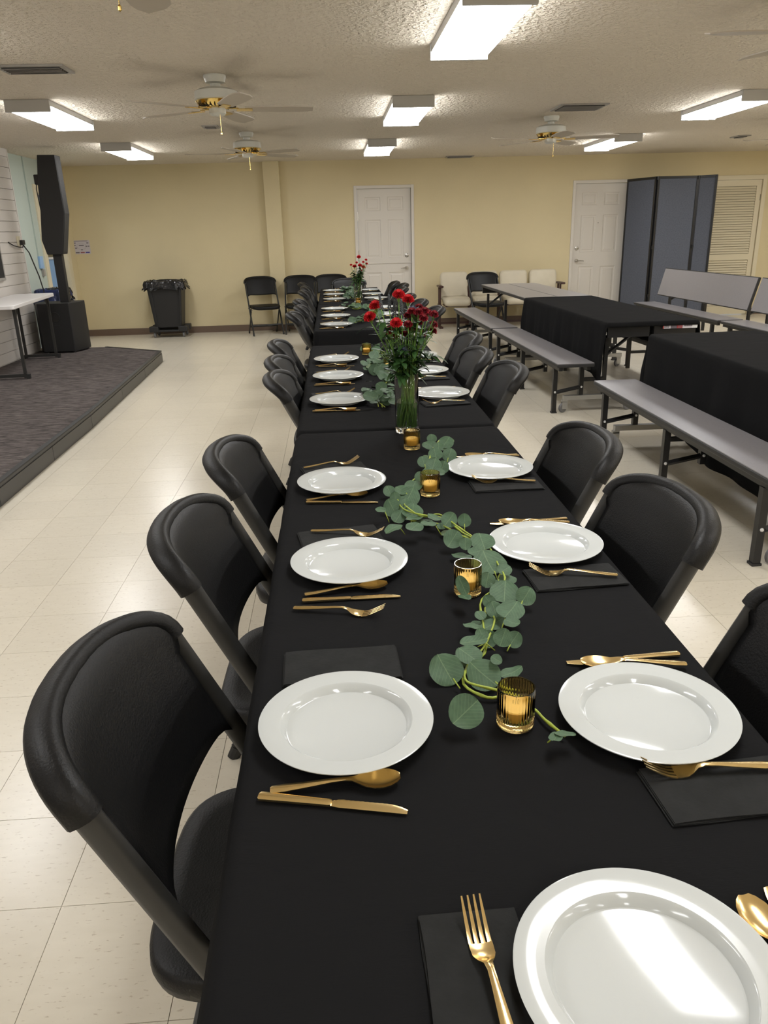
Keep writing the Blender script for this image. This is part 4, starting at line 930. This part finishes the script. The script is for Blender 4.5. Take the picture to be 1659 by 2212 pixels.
HND = [(0, .0050, .0055, 0), (.002, .0074, .0056, 0), (.02, .0078, .0065, 0), (.05, .0060, .0088, 0), (.085, .0042, .0122, 0), (.102, .0037, .0130, 0)]
def spoon_mesh():
    g = strip(HND + [(.112, .0045, .0122, .0006), (.120, .0085, .0102, .0022), (.130, .0150, .0088, .0048), (.142, .0190, .0085, .0066), (.154, .0200, .0088, .0071), (.165, .0175, .0094, .0062), (.174, .0120, .0100, .004), (.179, .0060, .0104, .0012)], 10, .0014, .0014); return g
def fork_mesh():
    g = strip(HND + [(.112, .0048, .0108, 0), (.120, .0092, .0060, .001), (.128, .0122, .0030, .0016), (.138, .0128, .0020, .0016), (.143, .0126, .0022, .0014)], 8, .0015, .0013)
    for k in range(4):
        y0 = -.0126 + k * .0068; P = []
        for x, z, w_ in ((.1425, .0012, .0047), (.152, .0028, .0043), (.164, .0080, .0038), (.177, .0150, .003), (.188, .0215, .0018)):
            c = y0 + .00235 * (1 - (x - .1425) * 2); P.append([(x, c - w_ / 2, z), (x, c, z - .0002), (x, c + w_ / 2, z)])
        g.grid(P, (0, 0, -.0015))
    return g
def knife_mesh():
    g = strip([(0, .0050, .0048, 0), (.002, .0078, .0050, 0), (.03, .0070, .0050, 0), (.09, .0060, .0048, 0), (.097, .0062, .0048, 0), (.101, .0050, .0045, 0)], 6, .0032, .0012)
    P = []
    for i in range(33):
        x = .100 + .104 * i / 32; f = i / 32; hi = .0088 * min(1, .55 + f * 4) * (1 - max(0, (f - .72) / .28) ** 2 * .85) + (.0005 if i % 2 and f < .8 else 0); lo = -.0068 * min(1, .7 + f * 3)
        P.append([(x, lo, .0028), (x, (lo + hi) / 2, .0036), (x, hi, .0026)])
    g.grid(P, (0, 0, -.0012)); return g
CUT = {}
def cutlery(kind, a, b, label, group, z=TZ + .001):
    if kind not in CUT:
        o = {'spoon': spoon_mesh, 'fork': fork_mesh, 'knife': knife_mesh}[kind]().obj(kind, M_gold); recalc(o); autosmooth(o, 45); CUT[kind] = o
    else: o = CUT[kind].copy(); C.objects.link(o)
    a = Vector(a); b = Vector(b); a.y -= {'knife': 0, 'spoon': .013, 'fork': .012}[kind]; b.y -= {'knife': 0, 'spoon': .013, 'fork': .024}[kind]; o.location = (a.x, a.y, z); o.rotation_euler = (0, 0, math.atan2(b.y - a.y, b.x - a.x)); tag(o, label, kind, group); return o
NAP = []
def napkin(c, ang, label, seed):
    rnd = random.Random(seed)
    if len(NAP) < 3:
        g = G()
        for l in range(4):
            w_, h = .204 - .002 * l + rnd.uniform(-.002, .002), .106 + rnd.uniform(-.002, .002); P = []; sk = rnd.uniform(-.003, .003)
            for i in range(15):
                u = i / 14 - .5; P.append([(u * w_ + sk * v, v * h + .0016 * math.sin(6 * u + l), .0009 + l * .00135 + .0007 * max(0, math.sin(9 * u + 3 * v + l)) * (.3 + abs(u)) + (.0012 * (l / 3) * (1 if abs(v) == .5 else 0)) * 0) for v in (-.5, -.47, -.2, .1, .47, .5)])
            g.grid(P, (0, 0, -.0009))
        o = g.obj('napkin', M_napkin); recalc(o); autosmooth(o, 40); NAP.append(o)
    else: o = NAP[seed % 3].copy(); C.objects.link(o)
    o.location = (c[0], c[1], TZ + .0004); o.rotation_euler = (0, 0, ang); tag(o, label, 'napkin', 'folded black napkins'); return o
gp = 'white dinner plates'
PL = {}
p0 = None
def plate(x, y, label):
    global p0
    if p0 is None: p0 = make_plate(label, (x, y, TZ + .0012), gp); return p0
    o = p0.copy(); C.objects.link(o); o.location = (x, y, TZ + .0012); tag(o, label, 'plate', gp); return o
LP = [[(-.235, 1.012), (-.216, 1.627), (-.225, 2.231)], [(-.219, 3.456), (-.218, 4.064), (-.223, 4.641)], [(-.208, 6.485), (-.211, 7.189), (-.216, 7.88)], [(-.205, 9.053), (-.212, 9.76), (-.225, 10.433)]]
RP = [[(.227, .990), (.249, 1.676), (.239, 2.305)], [(.246, 3.513), (.238, 4.133), (.250, 4.692)], [(.25, 6.56), (.25, 7.22), (.262, 7.891)], [(.254, 9.027), (.253, 9.662), (.258, 10.365)]]
SET = {  # measured settings of the nearest table
 ('L', 0): dict(nap=(-.240, 1.197, .03), fork=((-.334, 1.437), (-.153, 1.403)), spoon=((-.342, .890), (-.165, .896)), knife=((-.357, .868), (-.160, .822))),
 ('L', 1): dict(nap=(-.236, 1.812, .17), fork=((-.308, 1.853), (-.126, 1.815), 1), spoon=((-.314, 1.497), (-.138, 1.525)), knife=((-.318, 1.459), (-.115, 1.460))),
 ('L', 2): dict(nap=(-.245, 2.40, .22), fork=((-.346, 2.419), (-.164, 2.485), 1), spoon=((-.328, 2.114), (-.150, 2.145)), knife=((-.328, 2.086), (-.130, 2.062))),
 ('R', 0): dict(nap=(.272, .824, .06), fork=((.357, .866), (.172, .882), 1), spoon=((.350, 1.140), (.172, 1.160), 2), knife=((.356, 1.170), (.153, 1.160))),
 ('R', 1): dict(nap=(.270, 1.507, .07), fork=((.358, 1.502), (.174, 1.556), 1), spoon=((.350, 1.834), (.172, 1.853), 2), knife=((.355, 1.860), (.152, 1.848))),
 ('R', 2): dict(nap=(.260, 2.166, .02), fork=((.349, 2.178), (.165, 2.216), 1), spoon=((.366, 2.462), (.190, 2.490), 2), knife=((.366, 2.478), (.163, 2.484)))}
rs = random.Random(5)
for k in range(4):
    for sd, LL in (('L', LP), ('R', RP)):
        side = 'left' if sd == 'L' else 'right'; sg = 1 if sd == 'L' else -1
        for i in range(3):
            x, y = LL[k][i]; wh = f'{side} side of the {ORD[k]} dinner table, {PO[i]} setting'
            plate(x, y, f'white plate on the {wh}')
            if k == 0: s = SET[(sd, i)]
            else:
                e = lambda q: rs.uniform(-q, q); xh = -.335 * sg; xt = -.15 * sg
                s = dict(nap=(-.245 * sg, y + sg * .17 + e(.008), e(.08) + .1), fork=((xh + e(.01), y + sg * .165 + e(.01)), (xt, y + sg * (.165 if sd == 'R' else .205) + e(.015)), 1),
                         spoon=((xh + e(.01), y - sg * .150), (xt - .02 * sg, y - sg * .155 + e(.008)), 0), knife=((xh + e(.01), y - sg * .185 + e(.008)), (xt, y - sg * .19 + e(.015))))
            nx, ny, na = s['nap']; napkin((nx, ny), na, f'black folded napkin on the {wh}', k * 6 + i + (3 if sd == 'R' else 0))
            f = s['fork']; cutlery('fork', f[0], f[1], f'gold fork on the {wh}', 'gold forks', TZ + (.0068 if len(f) > 2 else .001))
            f = s['spoon']; cutlery('spoon', f[0], f[1], f'gold spoon on the {wh}', 'gold spoons', TZ + (.0048 if len(f) > 2 and f[2] == 2 else .001))
            f = s['knife']; cutlery('knife', f[0], f[1], f'gold knife on the {wh}', 'gold knives')
hd = 'near head of the table, at the bottom of the picture'
plate(.057, .552, 'white plate at the ' + hd)
napkin((-.107, .555), PI / 2 + .02, 'black folded napkin at the ' + hd, 30)
cutlery('fork', (-.090, .480), (-.104, .672), 'gold fork at the ' + hd, 'gold forks', TZ + .0068)
cutlery('spoon', (.220, .480), (.2025, .657), 'gold spoon at the ' + hd, 'gold spoons')
cutlery('knife', (.256, .456), (.236, .657), 'gold knife at the ' + hd, 'gold knives')
hd = 'far head of the farthest dinner table'
plate(.0, 10.86, 'white plate at the ' + hd); napkin((.165, 10.86), PI / 2, 'black folded napkin at the ' + hd, 31)
cutlery('fork', (.17, 10.95), (.16, 10.765), 'gold fork at the ' + hd, 'gold forks', TZ + .0068)
cutlery('spoon', (-.155, 10.95), (-.155, 10.77), 'gold spoon at the ' + hd, 'gold spoons'); cutlery('knife', (-.19, 10.96), (-.19, 10.76), 'gold knife at the ' + hd, 'gold knives')

# ------------------------------------------------------------ candle glasses
def make_votive(label, loc):
    t = thing('candle_glass', label, 'candle holder', loc, 0, 'amber ribbed candle glasses')
    n = 144; vs = []; fs = []
    prof = [(.001, .0), (.0255, .0), (.0275, .0015), (.0280, .004), (.0285, .060), (.0288, .0640), (.0282, .0668), (.0268, .0668), (.0262, .0640), (.0258, .016), (.0235, .0135), (.001, .0135)]
    for i, (r, z) in enumerate(prof):
        for k in range(n):
            rr = r + (.00055 * math.cos(2 * PI * k / n * 36) if 3 <= i <= 4 else 0); vs.append((rr * math.cos(2 * PI * k / n), rr * math.sin(2 * PI * k / n), z))
    for i in range(len(prof) - 1):
        for k in range(n): fs.append((i * n + k, i * n + (k + 1) % n, (i + 1) * n + (k + 1) % n, (i + 1) * n + k))
    fs.append(tuple(range(n))[::-1]); fs.append(tuple(range((len(prof) - 1) * n, len(prof) * n)))
    o = recalc(mesh_obj('glass', vs, fs, M_amber, t, smooth=True)); autosmooth(o, 50)
    c = autosmooth(G().lathe([(0, .0138), (.0225, .0138), (.0245, .0165), (.0248, .0330), (.0235, .0345), (.012, .0335), (0, .0335)], 32).obj('candle', M_wax, t))
    G().tube((0, 0, .033), (.001, 0, .041), .0008, 5).obj('wick', M_dark, t)
    return t
v0 = make_votive('amber ribbed candle glass nearest the camera, at the end of the leaf garland', (.024, .998, TZ + .0012))
for x, y, l in ((.028, 1.462, 'amber ribbed candle glass second from the camera, with a leaf before it'), (.028, 2.112, 'amber ribbed candle glass third from the camera, between the white plates'), (.026, 2.622, 'amber ribbed candle glass standing just before the near flower vase'),
                (-.034, 4.87, 'amber candle glass at the far end of the second table'), (.062, 4.265, 'amber candle glass in the leaves behind the near flower vase'), (.035, 8.43, 'amber candle glass in front of the far flower vase'), (.12, 6.98, 'amber candle glass on the third table behind the red flowers')):
    dup(v0, (x, y, TZ + .0012), 0, l)

# ------------------------------------------------------------ leaf garlands
def leaf_mesh(kind, rnd):
    """unit round leaf, base at -x, tip at +x, slightly cupped, midrib fold"""
    P = []; n = 12; m = 8
    cup = rnd.uniform(-.12, .28); fold = rnd.uniform(.02, .16); curl = rnd.uniform(-.15, .2); wv = rnd.uniform(0, 6)
    el = 1.0 if kind == 'round' else .62
    for i in range(n + 1):
        t_ = i / n; x = -math.cos(PI * t_); hw = (max(0, 1 - x * x) ** .5) * el * (1.0 - .10 * x) + .001
        if t_ > .9 and kind != 'round': hw *= .8
        row = []
        for j in range(m + 1):
            u = -1 + 2 * j / m; y = hw * u
            z = cup * (x * x + y * y) * .6 + fold * abs(y) + curl * max(0, x) ** 2 + .05 * math.sin(5 * x + wv) * u * abs(u)
            row.append((x, y, z - .004 * (1 if j == m // 2 else 0)))
        P.append(row)
    return P
rl = random.Random(21)
LM = {}
for kd in ('round', 'long'):
    LM[kd] = []
    for q in range(5):
        g = G().grid(leaf_mesh(kd, rl)); me = g.obj('leaf', M_leaf, None, smooth=True); LM[kd].append(me.data); bpy.data.objects.remove(me)
LMP = [m_.copy() for m_ in LM['round']]
for m_ in LMP: m_.materials.clear(); m_.materials.append(M_leafpale)
def put_leaf(par, x, y, z, r, tilt, ang, kind='round', pale=False, azim=None):
    """tilt leans the leaf towards the camera side (-y); ang = direction of the stalk seen from the leaf centre"""
    me = (LMP if pale else LM[kind])[rl.randrange(5)]
    o = bpy.data.objects.new('leaf', me); C.objects.link(o); o.parent = par
    R = Matrix.Rotation(0 if azim is None else azim, 4, 'Z') @ Matrix.Rotation(tilt, 4, 'X') @ Matrix.Rotation(0 if azim is None else -azim, 4, 'Z') @ Matrix.Rotation(ang + PI, 4, 'Z')
    low = r * abs(math.sin(tilt)) ; z = max(z, TZ + .004 + low * .95); r *= 1.09
    o.matrix_local = Matrix.Translation((x, y, z)) @ R @ Matrix.Diagonal((r, r, r, 1)); return o
def stemline(g, pts, r=.0016, jit=.006, seed=0, lift=.004):
    rn = random.Random(seed); P = []
    for k, p in enumerate(pts): P.append(Vector((p[0] + rn.uniform(-jit, jit), p[1] + rn.uniform(-jit, jit), TZ + .004 + rn.uniform(0, lift) + .002)))
    out = []
    for k in range(len(P) - 1):
        p0, p1, p2, p3 = P[max(0, k - 1)], P[k], P[k + 1], P[min(len(P) - 1, k + 2)]
        for s in range(4):
            t_ = s / 4; out.append(.5 * ((2 * p1) + (p2 - p0) * t_ + (2 * p0 - 5 * p1 + 4 * p2 - p3) * t_ ** 2 + (3 * p1 - p0 - 3 * p2 + p3) * t_ ** 3))
    out.append(P[-1]); rr = [r * (1.35 if k % 7 == 3 else 1) for k in range(len(out))]
    g.sweep(out, rr, n=6)
gg = 'eucalyptus garlands'
t = thing('leaf_garland', 'green eucalyptus garland winding along the nearest dinner table', 'garland', (0, 0, 0), 0, gg)
g = G(); stemline(g, PATH1, .0024, .003, 1); stemline(g, PATH1[3:-1], .0020, .010, 2, .024); stemline(g, PATH1[6:-2], .0019, .013, 3, .032)
for l in LEAF1[::2]:
    x, y, z, r, tl, an = l; g.sweep([(x + math.cos(an) * r * .9, y + math.sin(an) * r * .9, max(z - .004, TZ + .006)), (x + math.cos(an) * r * 1.7, y + math.sin(an) * r * 1.7, TZ + .008)], .0012, n=5)
g.obj('stem', M_stem, t, smooth=True)
for k, l in enumerate(LEAF1): put_leaf(t, *l, kind='round' if l[4] > .12 else 'long')
put_leaf(t, .006, 1.398, .790, .019, 1.25, -1.2, 'long')
for k in range(34):   # undergrowth of the thick part of the garland
    q = rl.uniform(5, len(PATH1) - 1.01); i = int(q); f = q - i; x = PATH1[i][0] * (1 - f) + PATH1[i + 1][0] * f; y = PATH1[i][1] * (1 - f) + PATH1[i + 1][1] * f
    put_leaf(t, x + rl.uniform(-.028, .028), y + rl.uniform(-.025, .025), TZ + .008, rl.uniform(.011, .019), rl.uniform(-.2, .7), rl.uniform(0, 6.3), 'round' if rl.random() < .6 else 'long', pale=rl.random() < .15)
def garland(path, label, nl, seed, spread=.055, rmax=.032):
    t = thing('leaf_garland', label, 'garland', (0, 0, 0), 0, gg); g = G()
    for s in range(3): stemline(g, path, .0018, .022, seed + s, .02)
    g.obj('stem', M_stem, t, smooth=True); rn = random.Random(seed)
    for k in range(nl):
        q = rn.uniform(0, len(path) - 1.01); i = int(q); f = q - i; x = path[i][0] * (1 - f) + path[i + 1][0] * f; y = path[i][1] * (1 - f) + path[i + 1][1] * f
        put_leaf(t, x + rn.uniform(-spread, spread), y + rn.uniform(-spread, spread), TZ + .01 + rn.uniform(0, .04), rn.uniform(.016, rmax), rn.uniform(-.5, 1.1), rn.uniform(0, 6.3), 'round' if rn.random() < .45 else 'long', pale=rn.random() < .12, azim=rn.uniform(-.8, .8))
garland(PATH2, 'green leaf garland on the second dinner table, behind the near vase', 110, 41, .06)
garland(PATH3, 'green leaf garland on the third dinner table', 80, 51, .07)
garland([(.0, 8.85), (-.03, 9.3), (.03, 9.8), (-.05, 10.3), (-.03, 10.55)], 'green leaf garland on the farthest dinner table, beside the far vase', 80, 61, .07)

# ------------------------------------------------------------ flower vases
def vase(label, x, y, r, h):
    t = thing('glass_vase', label, 'vase', (x, y, TZ + .0012)); n = 64; k_ = r / .0445
    prof = [(.0, .0), (r * .93, 0), (r, .004), (r, h - .002), (r - .0015, h), (r - .0035, h - .001), (r - .0035, .028), (r - .009, .0165), (0, .0155)]
    autosmooth(recalc(G().lathe(prof, n).obj('glass', M_glass, t)), 50)
    autosmooth(recalc(G().lathe([(0, .0160), (r - .0094, .0170), (r - .0039, .0285), (r - .0039, .115), (0, .1148)], n).obj('water', M_water, t)), 50)
    return t
def bloom_geo(r, rnd, layers=6, n=40):
    g = G()
    for l in range(layers):
        f = l / (layers - 1); R_ = r * (1 - .62 * f); z0 = .50 * r * f; el = .18 + .8 * f; P = []
        ph = rnd.uniform(0, 6); nk = 9 - l // 2
        for k in range(n + 1):
            a = 2 * PI * k / n; rr = R_ * (.90 + .10 * abs(math.sin(a * nk / 2 + ph))) ; row = []
            for q in (.12, .5, .82, 1.0):
                ru = .16 * r * q * math.sin(a * nk * 2 + ph * 2 + l); row.append((rr * q * math.cos(a + .0), rr * q * math.sin(a), z0 + el * R_ * q * q * .85 + ru * (q > .4)))
            P.append(row)
        g.grid(P)
    return g
rb = random.Random(77); BM = {}
for nm, r, ly, m_ in (('car', .024, 7, M_red), ('spr', .0180, 5, M_dred), ('spr_r', .0160, 5, M_red)):
    BM[nm] = []
    for q in range(3):
        o = bloom_geo(r, rb, ly, 40 if nm == 'car' else 26).obj('bloom', m_, None, smooth=True); BM[nm].append(o.data); bpy.data.objects.remove(o)
def bend(a, b, k=.35, sag=0):
    a, b = Vector(a), Vector(b); c1 = a.lerp(b, .45); c1.x = a.x + (b.x - a.x) * .25; c1.y = a.y + (b.y - a.y) * .25
    return [a * (1 - t_) ** 2 + c1 * 2 * t_ * (1 - t_) + b * t_ ** 2 for t_ in [i / 10 for i in range(11)]]
def leafstrip(g, a, d, L_, w_, droop=.3, rn=rb):
    d = Vector(d).normalized(); sd = d.cross(Vector((0, 0, 1))); sd = sd.normalized() if sd.length > .01 else Vector((1, 0, 0)); P = []
    for i in range(8):
        t_ = i / 7; c = Vector(a) + d * L_ * t_ + Vector((0, 0, -droop * L_ * t_ * t_)); hw = w_ * math.sin(PI * (t_ * .92 + .04)) ** .8
        P.append([c - sd * hw, c + Vector((0, 0, -.15 * hw)), c + sd * hw])
    g.grid(P)
def flower(kind, base, vx, vy, vr, vh, p, label, group, leaves=3):
    """stem from the vase foot through the rim to p, with bloom"""
    p = Vector(p); bx_ = vx + rb.uniform(-.5, .5) * vr; by_ = vy + rb.uniform(-.5, .5) * vr; dd = Vector((p.x - vx, p.y - vy, 0)); s = min(1, .72 * vr / max(dd.length, 1e-4) if dd.length > .72 * vr else 1)
    rim = Vector((vx + dd.x * s * .95, vy + dd.y * s * .95, TZ + vh)); an_ = rb.uniform(0, 2 * PI); b0 = Vector((vx + .62 * vr * math.cos(an_), vy + .62 * vr * math.sin(an_), TZ + .024))
    t = thing(kind, label, 'flower', (0, 0, 0), 0, group)
    top = p - Vector((0, 0, .012)); pts = [b0.lerp(rim, i / 4) for i in range(4)]; c1 = rim.lerp(top, .5); c1 += (rim - b0).normalized() * .03
    pts += [rim * (1 - q) ** 2 + c1 * 2 * q * (1 - q) + top * q * q for q in [i / 6 for i in range(7)]]
    g = G().sweep(pts, .0019, n=6); g.obj('stem', M_green, t, smooth=True)
    ax_ = (top - pts[-2]).normalized(); ax_ = (ax_ + Vector((0, -.75, .45))).normalized(); Q = ax_.to_track_quat('Z', 'Y').to_matrix().to_4x4(); R = Matrix.Translation(p) @ Q
    if kind in ('carnation', 'spray_carnation'):
        key = 'car' if kind == 'carnation' else ('spr_r' if group.endswith('far vase') else 'spr'); o = bpy.data.objects.new('bloom', BM[key][rb.randrange(3)]); C.objects.link(o); o.parent = t; o.matrix_local = R
        sc = 1 if kind == 'carnation' else .62
        g = G().lathe([(.001, -.026 * sc), (.0045 * sc, -.022 * sc), (.0065 * sc, -.008 * sc), (.0095 * sc, .002 * sc)], 10).xf(R); g.obj('calyx', M_calyx, t, smooth=True)
    elif kind == 'thistle':
        g = G(); g.add(*ball((0, 0, 0), .011, 10, 6))
        for k in range(90):
            a = rb.uniform(0, 2 * PI); c = rb.uniform(-1, 1); d = Vector((math.sqrt(1 - c * c) * math.cos(a), math.sqrt(1 - c * c) * math.sin(a), c)); s_ = d.orthogonal().normalized() * .0010
            g.add([d * .010 + s_, d * .010 - s_, d * .0165], [(0, 1, 2)])
        g.xf(R).obj('bloom', M_blue, t)
        g = G()
        for k in range(9): a = 2 * PI * k / 9; leafstrip(g, (0, 0, -.008), (math.cos(a), math.sin(a), .15), .034, .003, 0)
        g.xf(R).obj('bract', M_greyspike, t)
    elif kind == 'veronica_spike':
        g = G()
        for k in range(60):
            h = k / 60; a = k * 2.4; rr = .0065 * (1 - h * .75); g.add(*ball((rr * math.cos(a), rr * math.sin(a), -.02 + .07 * h), .0028, 5, 3))
        g.xf(R).obj('bloom', M_greyspike, t)
    if leaves:
        g = G()
        for k in range(leaves):
            q = rb.randrange(4, len(pts) - 1); a = rb.uniform(0, 2 * PI); leafstrip(g, pts[q], (math.cos(a), math.sin(a), rb.uniform(.1, 1)), rb.uniform(.04, .08), rb.uniform(.004, .009), rb.uniform(.1, .7))
        g.obj('leaf', M_darkleaf, t, smooth=True)
    return t
VX, VY, VR, VH = .032, 2.868, .0445, .222
vase('clear cylinder vase of red flowers at the seam of the first two dinner tables', VX, VY, VR, VH)
for k, p in enumerate(RED): flower('carnation', 0, VX, VY, VR, VH, p, ['bright red carnation in the near vase, topmost bloom', 'bright red carnation in the near vase, right of the topmost one', 'bright red carnation in the near vase, upper left', 'bright red carnation in the near vase, leftmost bloom', 'bright red carnation in the near vase, largest in the middle', 'bright red carnation in the near vase, below the large middle one', 'small red carnation in the near vase, lowest of the bright ones'][k], 'red carnations in the near vase')
NUM = ['first', 'second', 'third', 'fourth', 'fifth', 'sixth', 'seventh', 'eighth', 'ninth', 'tenth', 'eleventh', 'twelfth', 'thirteenth', 'fourteenth', 'fifteenth', 'sixteenth', 'seventeenth', 'eighteenth']
def nth(L, p): return NUM[sorted(L).index(p)]
for k, p in enumerate(SPRAY): flower('spray_carnation', 0, VX, VY, VR, VH, p, f'dark red spray flower in the near vase, {nth(SPRAY, p)} from the left', 'dark red spray flowers in the near vase', 2)
for k, p in enumerate(BLUE): flower('thistle', 0, VX, VY, VR, VH, p, ['blue grey thistle at the left of the near vase', 'blue grey thistle low in the middle of the near vase', 'blue grey thistle among the upper blooms of the near vase'][k], 'thistles in the near vase')
for k, p in enumerate(SPIKE): flower('veronica_spike', 0, VX, VY, VR, VH, p, f'slim grey flower spike in the near vase, {nth(SPIKE, p)} from the left', 'grey flower spikes in the near vase', 3)
def foliage(label, vx, vy, vr, vh, n, seed, top, spread):
    rn = random.Random(seed); t = thing('leafy_stem', label, 'foliage', (0, 0, 0)); g = G(); gl = G(); gw = G()
    for k in range(n):
        a = rn.uniform(0, 2 * PI); sp = rn.uniform(.3, 1) * spread; tp = Vector((vx + math.cos(a) * sp, vy + math.sin(a) * sp, TZ + vh + rn.uniform(.05, top)))
        a2 = rn.uniform(0, 2 * PI); b0 = Vector((vx + math.cos(a2) * vr * .65, vy + math.sin(a2) * vr * .65, TZ + .024)); rim = Vector((vx + math.cos(a) * vr * .7, vy + math.sin(a) * vr * .7, TZ + vh))
        pts = [b0.lerp(rim, i / 3) for i in range(3)] + [rim.lerp(tp, i / 5) + Vector((0, 0, .012 * math.sin(PI * i / 5))) for i in range(6)]; g.sweep(pts, .0017, n=5)
        for q in range(3, 9):
            for s in range(4): b = rn.uniform(0, 2 * PI); leafstrip(gl, pts[q], (math.cos(b), math.sin(b), rn.uniform(0, .9)), rn.uniform(.035, .08), rn.uniform(.006, .0135), rn.uniform(0, .8), rn)
    for k in range(5):   # curling tendrils
        a = rn.uniform(0, 2 * PI); c = Vector((vx + math.cos(a) * spread * .8, vy + math.sin(a) * spread * .5, TZ + vh + rn.uniform(.04, top * .8))); R_ = rn.uniform(.012, .022)
        pts = [Vector((vx + math.cos(a) * vr * .6, vy + math.sin(a) * vr * .6, TZ + vh))]
        pts += [c + Vector((R_ * math.cos(b) * (1 - i * .03), .2 * R_ * math.sin(b * 2), R_ * math.sin(b) * (1 - i * .03))) for i, b in enumerate([PI + .45 * i for i in range(15)])]; gw.sweep(pts, .0016, n=5)
    g.obj('stem', M_green, t, smooth=True); gl.obj('leaf', M_darkleaf, t, smooth=True); gw.obj('tendril', M_green, t, smooth=True)
foliage('dark green leafy stems filling the near vase', VX, VY, VR, VH, 12, 3, .22, .10)
foliage('lower green leaves around the rim of the near vase', VX, VY, VR, VH, 6, 13, .08, .04)
UX, UY = .046, 8.63
vase('clear cylinder vase of red flowers on the farthest dinner table', UX, UY, .0445, .20) if False else vase('clear cylinder vase of red flowers between the third and farthest dinner tables', UX, 8.70, .045, .20)
UY = 8.70
for k, p in enumerate(RED2): flower('spray_carnation' if k % 3 else 'carnation', 0, UX, UY, .045, .20, (p[0] - .03, p[1] + .08, p[2]), f'red carnation in the far vase, {nth(RED2, p)} of its blooms from the left' if k % 3 == 0 else f'small red spray flower in the far vase, {nth(RED2, p)} of its blooms from the left', ('red carnations' if k % 3 == 0 else 'red spray flowers') + ' in the far vase', 3)
foliage('green leafy stems filling the far vase', UX, UY, .045, .20, 8, 8, .15, .06)
